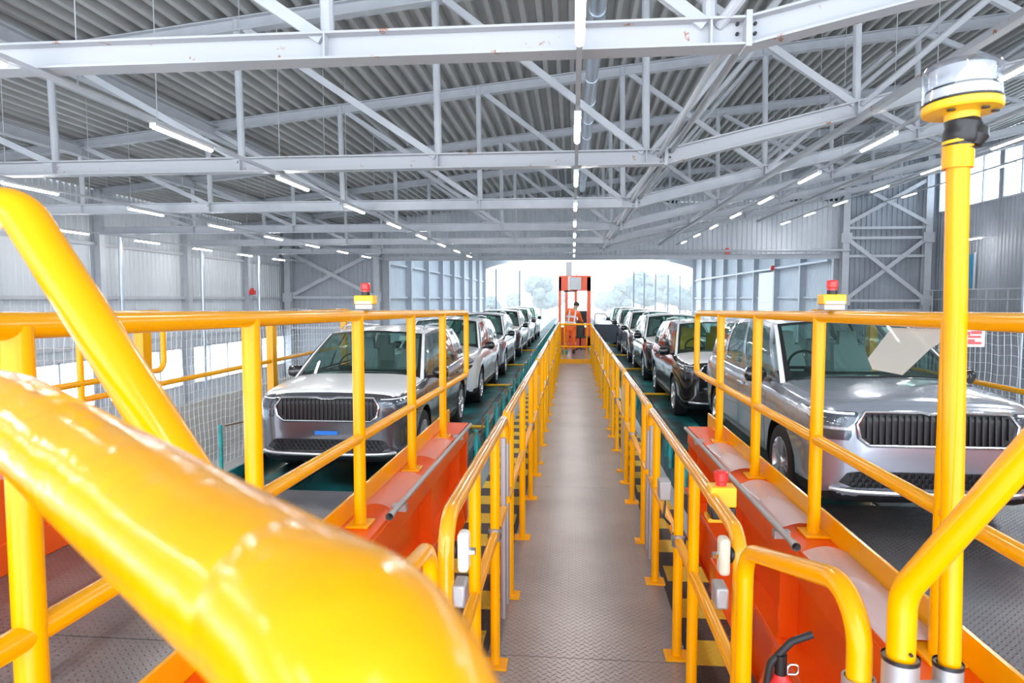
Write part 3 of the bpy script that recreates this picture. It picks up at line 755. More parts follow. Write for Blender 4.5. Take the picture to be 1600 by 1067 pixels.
for s in (-1, 1):
    mb = MB()
    r = [(.868, s*.67, s*.82), (.905, s*.625, s*.885), (.985, s*.585, s*.90), (.995, s*.60, s*.86)]
    cm('headlight%d' % s, mb.grid(front_patch(r, .010, nx=10)))
    r = [(.975, s*.62, s*.88), (.987, s*.615, s*.88)]; cm('daytime_strip%d' % s, MB().grid(front_patch(r, .016, nx=10, nz=1)))
    cm('fog_lamp%d' % s, MB().grid(front_patch([(.765, s*.66, s*.80), (.80, s*.64, s*.84), (.845, s*.64, s*.85)], .008, nx=8)))
    cm('front_pillar%d' % s, MB().grid(wgrid(.93*s, 1*s, 0, 1, n=3)))
cm('blue_tape', MB().grid(front_patch([(.57, -.15, .12), (.615, -.15, .12)], .012, nx=6, nz=1)))
def side(t, u, s, out=0):
    a, b = belt(t), rooff(t); p = a.lerp(b, u); p.x += .035*math.sin(math.pi*u)+out; p.z += .0; p.x *= s; return p
def side_block(t0, t1, u0, u1, s, out=0, nt=8, nu=6):
    return [[tuple(side(t0+(t1-t0)*i/nt, u0+(u1-u0)*j/nu, s, out)) for j in range(nu+1)] for i in range(nt+1)]
for nmx, blocks in (('pillar', [(0, .04, 0, 1), (.37, .405, 0, 1), (.67, .71, 0, 1), (.90, 1, 0, 1), (0, 1, 0, .05), (0, 1, .93, 1)]),):
    mb = MB()
    for s in (-1, 1):
        for t0, t1, u0, u1 in blocks: mb.grid(side_block(t0, t1, u0, u1, s, nt=14 if t1-t0 > .5 else 3))
    cm('pillars', mb)
for s, k in ((-1, 'l'), (1, 'r')):
    for i, (t0, t1) in enumerate(((.04, .37), (.405, .67), (.71, .90))): cm('sw%s%d' % (k, i), MB().grid(side_block(t0, t1, .05, .93, s, -.006)))
cm('windscreen', MB().grid(wgrid(-.93, .93, .03, .96)))
cm('screen_surround', MB().grid(wgrid(-.95, .95, -.05, .05, .004)).grid(wgrid(-.95, .95, .95, 1, .004)).grid(wgrid(-.95, -.90, 0, 1, .004)).grid(wgrid(.90, .95, 0, 1, .004)))
cm('sticker', MB().grid(wgrid(.52, .72, .80, .92, -.01, 3, 3)))
cm('wipers', MB().tube([wscr(-.85+.9*i/8, .03+.01*i/8, .012) for i in range(9)], .008, 6).tube([wscr(0+.85*i/8, .05+.01*i/8, .012) for i in range(9)], .008, 6))
G = []
for i in range(17):
    t = i/16; r = rooff(t); G.append([(r.x*u, r.y-(.088*(1-u*u) if i == 0 else .05*(1-u*u) if i == 1 else 0), r.z+.052*(1-u*u)) for u in [-1+2*j/14 for j in range(15)]])
cm('roof', MB().grid(G))
mb = MB()
for s in (-1, 1): mb.tube([(s*.60, 2.2+.2*i, rooff(.1+.085*i).z+.075-(.05 if i in (0, 10) else 0)) for i in range(11)], .016, 8)
cm('roof_rails', mb)
b = belt(1); r = rooff(1)
cm('tailgate_glass', MB().grid([[(u*(b.x+(r.x-b.x)*v), b.y+(r.y-b.y)*v, b.z+(r.z+.02-b.z)*v) for v in [0, .25, .5, .75, 1]] for u in [-1, -.5, 0, .5, 1]]))
cm('dashboard', MB().box(-.78, .78, 1.15, 1.75, 1.09, 1.14).lathe([(.0,0),(.1,0),(.1,.05),(0,.06)], (-.35, 1.7, 1.13), (0,0,1), 12))
for k, (x, y, lay) in enumerate(((-.36, 2.45, .18), (.36, 2.45, .18), (-.36, 3.35, .12), (.36, 3.35, .12))):
    mb = MB(); mb.prism([(x-.22, y, 1.0), (x+.22, y, 1.0), (x+.17, y+lay, 1.36), (x-.17, y+lay, 1.36)], (0, .12, .02))
    mb.prism([(x-.11, y+lay, 1.34), (x+.11, y+lay, 1.34), (x+.09, y+lay+.03, 1.52), (x-.09, y+lay+.03, 1.52)], (0, .1, 0)); cm('seat%d' % k, mb)
ctr = Vector((-.36, 1.92, 1.16)); mb = MB(); ax1 = Vector((1, 0, 0)); ax2 = Vector((0, .35, .94)).normalized()
mb.tube([ctr+(ax1*math.cos(a)+ax2*math.sin(a))*.185 for a in [2*math.pi*i/28 for i in range(29)]], .014, 8, caps=False).bar(ctr-ax1*.18, ctr+ax1*.18, .04, .03)
cm('steering_wheel', mb)
for s, k in ((-1, 'l'), (1, 'r')):
    mb = MB(); c0 = Vector((s*1.01, 1.50, 1.13))
    prof = [(-.10, .02, .03), (-.08, .07, .06), (0, .085, .075), (.08, .08, .07), (.11, .04, .045)]
    rings = []
    for dx, hz, hy in prof: rings.append([(c0.x+dx, c0.y+hy*math.cos(a)*1.0, c0.z+hz*math.sin(a)) for a in [2*math.pi*i/14 for i in range(15)]])
    mb.grid(rings); mb.bar((s*.86, 1.47, 1.08), (s*.96, 1.5, 1.09), .08, .04); mb.add(rings[0][:14], [tuple(range(14))]); mb.add(rings[-1][:14], [tuple(range(14))])
    cm('mirror'+k, mb)
mb = MB()
for s in (-1, 1):
    for y in (2.35, 3.35): mb.box(min(s*.93, s*.965), max(s*.93, s*.965), y-.1, y+.1, .93, .955)
cm('door_handles', mb); mb = MB()
for s in (-1, 1):
    for y in (1.42, 2.5, 3.42):
        G = [[(ray_side(yy, z, s)+s*.002, yy, z) for z in [.36+.06*i for i in range(12)]] for yy in (y-.004, y+.004)]; mb.grid(G)
    G = [[(ray_side(yy, z, s)+s*.003, yy, z) for z in (.30, .36)] for yy in [1.4+.2*i for i in range(10)]]; mb.grid(G)
cm('door_gaps', mb)
tyre = MB().lathe([(.235, -.11), (.30, -.118), (.345, -.105), (.36, -.07), (.36, .07), (.345, .105), (.30, .118), (.235, .11)], (0, 0, 0), (1, 0, 0), 40); cm('tyre', tyre)
rim = MB().lathe([(.24, -.10), (.245, .10), (.235, .112), (.225, .09), (.22, -.06)], (0, 0, 0), (1, 0, 0), 36)
for i in range(5):
    a = 2*math.pi*i/5
    for da in (-.16, .16):
        rim.bar((.085, .045*math.cos(a), .045*math.sin(a)), (.10, .235*math.cos(a+da), .235*math.sin(a+da)), .035, .03, up=(1, 0, 0))
rim.lathe([(.0, .11), (.05, .11), (.06, .09), (.06, .0)], (0, 0, 0), (1, 0, 0), 16); cm('rim', rim)
disc = MB().lathe([(.0, .03), (.2, .03), (.2, .01), (0, .01)], (0, 0, 0), (1, 0, 0), 24); cm('brake_disc', disc)
cm('underbody', MB().box(-.60, .60, .15, 4.5, .2, .3))
def inst(name, key, mats, parent, loc=(0, 0, 0), rot=None, label=None):
    me = CM[key] if isinstance(key, str) else key
    while len(me.materials) < len(mats): me.materials.append(None)
    o = bpy.data.objects.new(name, me); COL.objects.link(o); o.parent = parent; o.location = loc
    if rot: o.rotation_euler = rot
    for i, m in enumerate(mats): o.material_slots[i].link = 'OBJECT'; o.material_slots[i].material = m
    if label: o['label'] = label
    return o
def car(x, y, z, paint, hood, roof, label, grp, tape=None, seat=SEAT, led=False, pillar=None, opendoor=False, rot=0):
    t = thing('sport_utility_car', label, 'car', (x, y, z), grp)
    inst('body', BODY, [paint, BLK], t); inst('bonnet', 'bonnet', [hood], t); inst('roof', 'roof', [roof], t)
    if hood is FILM: t.children[1]['label'] = 'white film covered bonnet'; 
    gb = inst('grille', 'grille_back', [BLK], t); inst('slat_row', 'grille_slats', [BLK], gb); inst('chrome_surround', 'grille_frame', [CHR], gb)
    li = inst('lower_intake', 'lower_intake', [BLK], t); inst('intake_mesh', 'intake_mesh', [DRK], li)
    inst('bumper_lip', 'skid_lip', [RIM], t)
    for sd in (-1, 1):
        hl = inst('headlight', 'headlight%d' % sd, [LENS], t); inst('daytime_strip', 'daytime_strip%d' % sd, [RGBW if led else WPL], hl); inst('fog_lamp', 'fog_lamp%d' % sd, [LENS], t)
        inst('front_pillar', 'front_pillar%d' % sd, [pillar or FILM], t)
    inst('side_pillars', 'pillars', [paint], t)
    ws = inst('windscreen', 'windscreen', [CGLASS], t); inst('seal', 'screen_surround', [BLK], ws); inst('paper_sticker', 'sticker', [PAPER], ws); inst('wipers', 'wipers', [BLK], ws)
    for k in 'lr':
        for i in range(3): inst('side_window', 'sw%s%d' % (k, i), [CGLASS], t)
        inst('wing_mirror', 'mirror'+k, [BLKP], t)
    inst('tailgate_window', 'tailgate_glass', [CGLASS], t); inst('roof_rails', 'roof_rails', [RIM], t)
    inst('dashboard', 'dashboard', [DASH], t); [inst('seat', 'seat%d' % k, [seat], t) for k in range(4)]; inst('steering_wheel', 'steering_wheel', [BLK], t)
    inst('door_handles', 'door_handles', [paint], t); inst('door_gaps', 'door_gaps', [BLK], t)
    if tape: inst('blue_tape', 'blue_tape', [BLUE], t)
    for yy in (WB0, WB1):
        for s in (-1, 1):
            wh = inst('wheel', 'tyre', [TYRE], t, (s*.80, yy, WR_), (0, 0, 0 if s > 0 else math.pi))
            inst('rim', 'rim', [RIM], wh); inst('brake_disc', 'brake_disc', [DRK], wh)
    if opendoor:
        d = MB(); d.prism([(0, 0, .30), (0, 1.05, .30), (0, 1.05, 1.05), (0, 0, 1.05)], (.06, 0, 0)).mesh('d')
        me = d.mesh('door'); o = bpy.data.objects.new('open_door', me); COL.objects.link(o); me.materials.append(paint); o.parent = t
        o.location = (-.93, 1.45, 0); o.rotation_euler = (0, 0, R(62)); o['label'] = 'open front door'
        f = MB().tube(fillet([(.03, .1, 1.05), (.03, .55, 1.48), (.03, 1.0, 1.5), (.03, 1.04, 1.05)], .08), .02, 8).mesh('window_frame')
        q = bpy.data.objects.new('window_frame', f); f.materials.append(paint); COL.objects.link(q); q.parent = o
    return t
CXL, CXR = -2.78, 2.75
car(CXL, 7.3, DZ+.012, GREYP, FILM, FILM, 'dark grey SUV with white film on bonnet and roof, first in the left row', 'parked cars in the left row', tape=True)
car(CXL, 12.6, DZ+.012, WHP, WHP, FILM, 'white SUV right behind the dark grey one in the left row', 'parked cars in the left row')
car(CXL, 17.6, DZ+.012, SILV, SILV, FILM, 'silver SUV, third in the left row', 'parked cars in the left row')
car(CXL, 23.4, DZ+.012, GREYP, FILM, FILM, 'dark SUV with pale roof, fourth in the left row', 'parked cars in the left row')
car(CXL, 28.6, DZ+.012, WHP, WHP, FILM, 'white SUV, fifth in the left row', 'parked cars in the left row')
car(CXL, 33.9, DZ+.012, STEELB, FILM, FILM, 'steel blue SUV with pale roof, last in the left row', 'parked cars in the left row')
car(CXR+.12, 5.5, RZ+.001, SILV, SILV, FILM, 'silver SUV driving onto the right ramp behind the yellow railing', 'cars in the right row', led=True)
car(CXR, 11.4, DZ+.012, BLKP, FILM, FILM, 'black SUV with white film on bonnet and roof in the right row', 'cars in the right row', seat=SEATY)
car(CXR, 16.7, DZ+.012, BLKP, FILM, FILM, 'dark SUV with pale bonnet right behind the black one, right row', 'cars in the right row')
car(CXR, 21.6, DZ+.012, GREYP, FILM, FILM, 'dark SUV with pale roof, two behind the black one in the right row', 'cars in the right row')
car(CXR, 26.7, DZ+.012, STEELB, FILM, FILM, 'dark blue SUV with its front door open towards the walkway', 'cars in the right row', opendoor=True)
car(CXR, 31.8, DZ+.012, WHP, WHP, FILM, 'white SUV at the far end of the right row', 'cars in the right row')

# ------------------------------------------------------------------ emergency stops
def estop(p, s, label, tilt=0):
    t = thing('emergency_stop', label, 'emergency stop button', p, 'emergency stop boxes')
    x, y, z = p
    MB().box(x-.05*s, x+.05*s, y-.04*s, y+.04*s, z+.006, z+.035*s).build('bracket', GALV, t, bevel=.003)
    MB().box(x-.055*s, x+.055*s, y-.045*s, y+.045*s, z+.035*s, z+.085*s).build('housing', YPL, t, bevel=.006*s)
    MB().box(x-.045*s, x+.045*s, y-.048*s, y-.044*s, z+.037*s, z+.052*s).build('name_plate', WPL, t)
    MB().lathe([(0, 0), (.024*s, 0), (.024*s, .02*s), (.0, .02*s)], (x, y, z+.085*s), (0, 0, 1), 20).build('collar', BLK, t)
    MB().lathe([(.022*s, 0), (.022*s, .012*s), (.027*s, .018*s), (.027*s, .045*s), (.022*s, .052*s), (0, .053*s)], (x, y, z+.103*s), (0, 0, 1), 24).build('push_button', REDP, t)
estop((-1.11, 3.5, Z(-.055-.0155*2.2)+.027), .95, 'red mushroom emergency stop on yellow box on the left ramp railing')
estop((1.22, 3.28, Z(-.055-.0155*2.0)+.027), .95, 'red mushroom emergency stop on yellow box on the right ramp railing')
t = thing('emergency_stop', 'red emergency stop on yellow box at the near end of the right walkway railing', 'emergency stop button', (WR+.03, 2.58, RT-.05), 'emergency stop boxes')
MB().box(WR-.02, WR+.085, 2.50, 2.58, RT-.09, RT-.075).build('bracket', YEL, t)
MB().box(WR-.015, WR+.08, 2.49, 2.57, RT-.03, RT+.045).build('housing', YPL, t, bevel=.006)
MB().box(WR-.012, WR+.077, 2.485, 2.575, RT-.075, RT-.03).build('lower_housing', BLK, t, bevel=.006)
MB().lathe([(0, 0), (.015, 0), (.018, .03), (.012, .04), (0, .04)], (WR+.035, 2.487, RT-.045), (0, -1, 0), 6).build('cable_gland', CHR, t)
MB().lathe([(0, 0), (.02, 0), (.02, .015), (.026, .02), (.026, .05), (.02, .055), (0, .055)], (WR+.03, 2.53, RT+.045), (0, 0, 1), 20).build('push_button', REDP, t)

# clear plastic sheet hanging from the right ramp railing
q = []
for px, py in ((1393, 512), (1356, 560), (1363, 577), (1410, 586), (1452, 546), (1482, 527), (1500, 514)):
    d = CR @ Vector(((px-800)/F_PX, -(py-533.5)/F_PX, -1)); p = Vector((0, 0, EYE))+d*(1.25/d.x); q.append(p)
o = MB().prism(q, (.002, 0, 0)).build('plastic_sheet', translucent('limp_clear_plastic', (.80, .84, .80), .6))
tag(o, 'limp pale translucent plastic sheet hanging below the right ramp railing', 'plastic sheet')

# gate latches
for x, y, z, lb, s in ((WL+.05, 1.93, Z(-.75), 'left', 1), (WR-.05, 2.12, Z(-.81), 'right', -1)):
    t = thing('gate_latch', 'white plastic gate latch at the near end of the %s walkway railing' % lb, 'latch', (x, y, z), 'gate latches')
    MB().box(x-.017, x+.017, y-.035, y+.02, z-.06, z+.06).build('latch_body', IVORY if s < 0 else WPL, t, bevel=.012)
    MB().lathe([(0, -.04), (.026, -.04), (.026, .0)], (x-s*.02, y, z), (s, 0, 0), 18).build('black_ring', BLK, t)
    MB().lathe([(0, 0), (.012, 0), (.012, .02), (0, .02)], (x+s*.015, y-.01, z), (s, 0, 0), 6).build('bolt', CHR, t)
    MB().box(x-.03, x+.01, y-.05, y+.03, z-.16, z-.09).build('clamp_bracket', GALV, t, bevel=.008)
t = thing('tube_clamp', 'silver bracket box on the inner side of the right walkway railing', 'clamp', (WR-.03, 3.55, .74))
MB().box(WR-.07, WR-.01, 3.5, 3.6, .74, .84).build('bracket_box', GALV, t, bevel=.006)
MB().tube(fillet([(WR-.04, 3.5, .74), (WR-.05, 3.48, .66), (WR-.0, 3.5, .60)], .02), .006, 8).build('cable', BLK, t)

# ------------------------------------------------------------------ foreground tubes
# big brush-painted tube close to the camera, bottom left
P2 = fillet([at_depth(-330, 560, .70), at_depth(20, 648, .50), at_depth(445, 948, .232), at_depth(640, 1095, .168), at_depth(640, 1095, .168)+Vector((.01, .0, -.35))], .045, 14)
m = MB().tube(P2, .031, 40); o = m.build('hand_rail', YEL_OLD)
tag(o, 'very close thick yellow tube with brush-marked paint sweeping across the lower left', 'handrail')
# slanting tube, left
P = fillet([at_depth(-330, 330, .82), at_depth(30, 325, .78), at_depth(500, 1063, .66)], .05, 12)
tag(MB().tube(P, .0245, 32).build('hand_rail', YEL), 'yellow tube bent at the top and slanting down on the left', 'handrail')
# right: slanting tube with vertical leg
pl = at(1411, 1100, 1.25); pt = at(1411, 925, 1.25); pu = at(1700, 600, 1.02)
Pr = fillet([Vector((pt.x, pt.y, 0)), pt, pu, pu+(pu-pt)*.5], .11, 12)
t = thing('hand_rail', 'yellow tube rising to the right edge from a clamp at the bottom right', 'handrail', (pt.x, pt.y, 0))
MB().tube(Pr, .0245, 32).build('bent_tube', YEL, t)
ph = at(1414, 1012, 1.25)
MB().lathe([(0, -.001), (.0035, -.001), (.0035, .004), (0, .004)], (ph.x-.002, ph.y-.0245, ph.z), (0, -1, 0), 12).build('drain_hole', BLK, t)
# clamps joining legs
bz = at(1411, 1052, 1.25).z
bp = at(1484, 1000, 1.32)
lp_ = Vector((.555, 1.30, bz)); c = thing('tube_clamp', 'grey galvanised clamp bar joining the yellow tubes at the bottom right', 'clamp', (1.411-.7, 1.27, bz))
bz0 = bz
for (cx, cy, rr, bz) in ((pt.x, pt.y, .0245, bz0), (bp.x-.001, bp.y, .0205, bz0-.045)):
    MB().lathe([(rr*1.0, .03), (rr*1.28, .03), (rr*1.28, -.10), (rr*1.0, -.10)], (cx, cy, bz), (0, 0, 1), 24).build('collar', GALV, c)
    MB().lathe([(rr*1.30, .034), (rr*1.33, .034), (rr*1.33, .026), (rr*1.30, .026)], (cx, cy, bz), (0, 0, 1), 24).build('seal_ring', BLK, c)
bz = bz0
MB().bar((lp_.x, lp_.y, bz-.055), (pt.x, pt.y, bz-.055), .012, .03).build('link_bar', GALV, c)
MB().bar((pt.x, pt.y, bz-.03), (bp.x, bp.y, bz-.06), .012, .022).build('link_bar', GALV, c)

# beacon pole
px0 = bp.x; py0 = bp.y; ztop = at(1497, 236, 1.32).z
t = thing('beacon_pole', 'tall thin yellow pole on the right carrying the clear beacon', 'pole', (px0, py0, 0))
top_ = at(1497, 236, 1.32); lean = top_.x-bp.x
MB().tube([(px0-lean*(bp.z)/(top_.z-bp.z), py0, 0), (top_.x, py0, ztop)], .0195, 28).build('pole', YEL, t); px0 = top_.x
MB().lathe([(.0205, -.012), (.026, -.012), (.026, .028), (.02, .028)], (px0, py0, ztop-.02), (0, 0, 1), 28).build('collar', YEL, t)
z0 = ztop
tp = thing('black_tape', 'crumpled black tape wrapped round the pole top below the beacon', 'tape', (px0, py0, z0))
prof = []
m = MB(); m.lathe([(.0205, .0), (.026, .003), (.025, .012), (.029, .018), (.030, .030), (.028, .040), (.031, .050), (.027, .058), (.02, .06)], (px0, py0, z0), (.14, 0, 1), 28); m.build('wrapping', BLK, tp)
m = MB(); m.lathe([(0, -.022), (.014, -.018), (.021, 0), (.016, .016), (0, .020)], (px0+.026, py0-.008, z0+.026), (.3, 0, 1), 14); m.build('tape_knot', BLK, tp)
m = MB(); m.lathe([(.0235, 0), (.0262, .001), (.0262, .006), (.0235, .007)], (px0, py0, z0+.014), (-.12, 0, 1), 24); m.build('yellow_edge', YPL, tp)
bc = Vector((px0+.004, py0, z0+.052)); ax = Vector((-.02, .03, 1)).normalized(); q = .8
t = thing('warning_beacon', 'clear round warning beacon with yellow base on top of the yellow pole', 'beacon', bc)
def ring(prof, seg=48): return MB().lathe([(a*q, h*q) for a, h in prof], bc, ax, seg)
ring([(0, -.012), (.030, -.012), (.034, .0), (.036, .018), (.078, .022), (.081, .026), (.081, .040), (.078, .042), (0, .042)]).build('base', YPL, t)
ring([(.0755, .0422), (.080, .0425), (.080, .047), (.0755, .0475)]).build('gasket', BLK, t)
ring([(0, .043), (.070, .043), (.071, .072), (.066, .074), (0, .074)]).build('light_unit', WPL, t)
ring([(.0705, .071), (.0722, .071), (.0722, .0755), (.0705, .0755)]).build('black_line', BLK, t)
ring([(.0795, .047), (.079, .080), (.078, .118), (.075, .128), (.060, .1325), (0, .134)], 56).build('clear_dome', CLEAR, t)
ring([(.066, .076), (.066, .118), (.060, .122), (0, .123)], 40).build('frosted_lens', FROST, t)
hs = MB()
for a in (-2.4, -1.3, -.5): hs.lathe([(0, 0), (.007, 0), (.007, -.002), (0, -.002)], bc+Vector((math.cos(a)*.050, math.sin(a)*.050, .0145)), ax, 14)
hs.build('screw_holes', BLK, t)

# red valve with hose, bottom right
vb = at(1219, 1062, 2.0)
t = thing('hydraulic_valve', 'small red valve with dark hose and steel D-ring at the bottom right', 'valve', (vb.x, vb.y, vb.z-.12))
MB().lathe([(0, -.3), (.05, -.3), (.05, -.02), (.03, .0), (.02, .02), (0, .02)], vb, (0, 0, 1), 24).build('red_body', REDP, t)
MB().lathe([(.0, 0), (.018, 0), (.018, .07), (0, .07)], vb+Vector((0, 0, .01)), (0, 0, 1), 14).build('neck', BLK, t)
MB().tube(fillet([vb+Vector((-.04, 0, -.02)), vb+Vector((-.03, 0, .05)), vb+Vector((.03, 0, .12)), vb+Vector((.09, 0, .145))], .04), .011, 12).build('hose', DRK, t)
MB().tube(fillet([vb+Vector((.015, -.02, .03)), vb+Vector((.045, -.02, .03)), vb+Vector((.045, -.02, .06)), vb+Vector((.015, -.02, .06)), vb+Vector((.015, -.02, .031))], .012), .004, 8).build('steel_ring', CHR, t)
t = thing('ramp_box', 'small red orange box on a bracket at the base of the right ramp girder', 'box', (.97, 4.3, -.45))  # plain hydraulic box with an arm, no lamp in it
MB().box(.90, 1.05, 4.15, 4.35, -.45, .12).build('box', ORG, t, bevel=.01)
MB().box(.92, 1.0, 4.12, 4.18, .12, .3).build('upper_arm', ORG, t, bevel=.008)

# ------------------------------------------------------------------ control cab and worker
t = thing('control_cab', 'red orange control cab with window openings beyond the walkway gate', 'cab', (.06, 25.4, -.02))
x0, x1, y0, y1, zt = -.53, .66, 24.9, 26.1, Z(.82)
for a, b, c0, d in ((x0, x0+.09, -.02, zt), (x1-.14, x1, -.02, zt), (x0+.24, x0+.34, -.02, zt-.5), (x0+.58, x0+.69, .3, zt-.5)):
    MB().box(a, b, y0, y0+.07, c0, d).build('frame_post', ORG_CAB, t)
MB().box(x0, x1, y0, y0+.06, zt-.52, zt).build('upper_panel', ORG_CAB, t)
MB().box(x0+.28, x1, y0, y0+.06, -.02, .35).build('lower_panel', ORG_CAB, t)
MB().box(x0+.35, x1, y0-.01, y0+.05, .35, .42).build('sill', BLK, t)
MB().box(x0, x1, y0-.05, y1, zt-.02, zt+.04).build('roof', ORG_CAB, t)
for a in (x0, x1-.07): MB().box(a, a+.07, y1-.07, y1, -.02, zt).build('rear_post', ORG_CAB, t)
MB().box(x0, x1, y1-.05, y1, -.02, .7).build('rear_panel', ORG_CAB, t)
MB().box(x0+.42, x0+.83, y0-.10, y0, zt-.48, zt-.02).build('grey_panel', GALV, t)
MB().box(x0+.34, x0+.46, y0-.06, y0, zt-.5, zt+.02).build('white_strip', WPL, t)
MB().box(x0+.20, x0+.62, y0-.02, y0+.02, zt-.56, zt-.52).build('dark_trim', DRK, t)
MB().box(x0+.72, x1-.14, y0+.2, y0+.24, .9, 1.35).build('monitor', DRK, t)
MB().box(x0+.66, x0+.69, y0-.02, y0+.01, zt, zt+.15).build('red_aerial', REDP, t)
m = MB().box(-.27, -.05, 25.0, 25.2, zt+.04, zt+.56); tag(m.build('exhaust_box', GALV, bevel=.01), 'grey upright box standing on the roof of the control cab', 'box')
t = thing('office_chair', 'black chair standing in the control cab beside the worker', 'chair', (.27, 24.0, -.02))
MB().box(.13, .42, 23.95, 24.05, .45, 1.05).build('backrest', BLK, t, bevel=.04); MB().box(.13, .42, 23.7, 24.05, .42, .5).build('seat', BLK, t, bevel=.02)
MB().tube([(.27, 23.9, 0.03), (.27, 23.9, .43)], .03, 10).build('stem', BLK, t)
for a in range(5): MB().bar((.27, 23.9, .04), (.27+.2*math.cos(a*1.257), 23.9+.2*math.sin(a*1.257), .0), .03, .03).build('foot', BLK, t)

def skinned(name, verts, edges, m, parent, root=0, sub=2):
    me = bpy.data.meshes.new(name); off = parent.location
    me.from_pydata([tuple(Vector(v[:3])) for v in verts], edges, []); o = bpy.data.objects.new(name, me); COL.objects.link(o); o.parent = parent
    me.materials.append(m); sk = o.modifiers.new('skin', 'SKIN'); sk.use_smooth_shade = True
    if not me.skin_vertices: me.skin_vertices.new()
    for i, v in enumerate(verts):
        me.skin_vertices[0].data[i].radius = (v[3], v[4] if len(v) > 4 else v[3]); me.skin_vertices[0].data[i].use_root = i == root
    s = o.modifiers.new('sub', 'SUBSURF'); s.levels = s.render_levels = sub
    return o
pr = thing('person', 'worker in orange high-visibility suit leaning over the controls beyond the gate', 'person', (-.08, 22.3, -.02))
# pelvis, spine, neck, head ; arms ; legs (local metres)
B = [(0,0,.95,.11,.13), (.03,.02,1.2,.12,.15), (.10,.06,1.40,.08,.12), (.15,.08,1.51,.05), (.19,.10,1.57,.085), (.20,.10,1.66,.085),
     (-.10,.02,1.40,.055), (-.14,.10,1.15,.045), (.02,.30,1.02,.035), (.08,.36,1.02,.03),
     (.26,.06,1.36,.055), (.34,.16,1.12,.045), (.40,.36,1.05,.035), (.42,.42,1.05,.03),
     (-.10,0,.88,.085), (-.12,-.02,.50,.06), (-.13,0,.10,.045), (-.13,-.12,.05,.04), (.09,0,.88,.085), (.10,-.03,.50,.06), (.11,.02,.10,.045), (.13,-.10,.05,.04)]
E = [(0,1),(1,2),(2,3),(3,4),(4,5),(2,6),(6,7),(7,8),(8,9),(2,10),(10,11),(11,12),(12,13),(0,14),(14,15),(15,16),(16,17),(0,18),(18,19),(19,20),(20,21)]
skinned('body', B, E, SKIN, pr)
J = [(0,0,.90,.15,.17), (.03,.02,1.2,.15,.18), (.11,.065,1.47,.115,.17), (-.10,.02,1.40,.075), (-.14,.10,1.15,.065), (.0,.28,1.03,.055), (.26,.06,1.36,.075), (.34,.16,1.12,.065), (.395,.34,1.055,.055)]
skinned('jacket', J, [(0,1),(1,2),(2,3),(3,4),(4,5),(2,6),(6,7),(7,8)], HIVIS, pr)
L_ = [(0,0,.93,.13,.15), (-.10,0,.85,.105), (-.12,-.02,.50,.085), (-.13,0,.12,.075), (.09,0,.85,.105), (.10,-.03,.50,.085), (.11,.02,.12,.075)]
skinned('trousers', L_, [(0,1),(1,2),(2,3),(0,4),(4,5),(5,6)], HIVIS, pr)
off = pr.location
for z, r, cx, cy in ((1.02, .178, .01, .01), (1.22, .182, .035, .02)):
    MB().lathe([(r*.98, -.03), (r*1.0, -.03), (r*1.0, .03), (r*.98, .03)], off+Vector((cx, cy, z)), (.1, .1, 1), 24).build('reflective_band', REFL, pr)
MB().bar(off+Vector((-.07, -.17, 1.0)), off+Vector((-.02, -.14, 1.45)), .05, .02, up=(0,1,0)).build('brace_band', REFL, pr)
MB().bar(off+Vector((.12, -.16, 1.0)), off+Vector((.18, -.12, 1.45)), .05, .02, up=(0,1,0)).build('brace_band', REFL, pr)
for cx, cy in ((-.128, 0), (.107, .01)):
    MB().lathe([(.080, -.03), (.084, -.03), (.084, .03), (.080, .03)], off+Vector((cx, cy, .34)), (0, 0, 1), 16).build('leg_band', REFL, pr)
for cx, cy in ((-.13, -.03), (.115, -.02)):
    MB().box(off.x+cx-.05, off.x+cx+.05, off.y+cy-.14, off.y+cy+.10, off.z+.005, off.z+.13).build('boot', BLK, pr, bevel=.03)
MB().lathe([(0, .105), (.06, .09), (.095, .04), (.098, 0), (.09, -.03)], off+Vector((.20, .09, 1.62)), (.1, .1, 1), 20).build('hair', HAIR, pr)
m = MB(); m.lathe([(0, 0), (.09, 0), (.10, .13), (0, .13)], (-.25, 22.0, -.02), (0, 0, 1), 16); tag(m.build('small_bucket', TEALP), 'small teal bucket on the platform by the worker', 'bucket')

# ------------------------------------------------------------------ right side fittings of the hall
t = thing('mezzanine', 'dark grey mezzanine with white railing by the right wall', 'mezzanine', (21.4, 38, Z(-1.1)))
MB().box(20.9, 21.9, 30, 42, Z(-1.1), Z(-.8)).build('slab', DRK, t)
m = MB()
for zz in (.50, -.02): m.tube([(21.0, 30, Z(zz)), (21.0, 42, Z(zz))], .03, 8)
m.build('rails', WST, t)
for k in range(7): MB().tube([(21.0, 31+1.7*k, Z(-.8)), (21.0, 31+1.7*k, Z(.5))], .03, 8).build('post', WST, t)
o = MB().box(21.85, 21.93, 38.8, 40.0, Z(.6), Z(2.45)).build('window_21', mat('blue_window_glass', (.05, .30, .50), .1)); struct(o)
MB().box(21.83, 21.9, 38.7, 38.8, Z(.5), Z(2.55)).box(21.83, 21.9, 40.0, 40.1, Z(.5), Z(2.55)).build('window_frame', WST, o)
m = MB().box(21.7, 21.88, 41, 41.2, Z(-.1), Z(.45)); tag(m.build('fire_extinguisher', REDP, bevel=.04), 'red fire extinguisher against the right wall above the mezzanine', 'fire extinguisher')
f = thing('tube_lamp', 'lit tube lamp fixed over the mezzanine at the right wall', 'lamp', (20.9, 36.5, Z(3.15)))
for me, nme in ((FH, 'housing'), (FD, 'diffuser'), (FE, 'end_cap')):
    o = bpy.data.objects.new(nme, me); COL.objects.link(o); o.parent = f
MB().box(20.87, 22.0, 37.2, 37.26, Z(3.15)+.045, Z(3.15)+.10).build('wall_arm', WST, f)
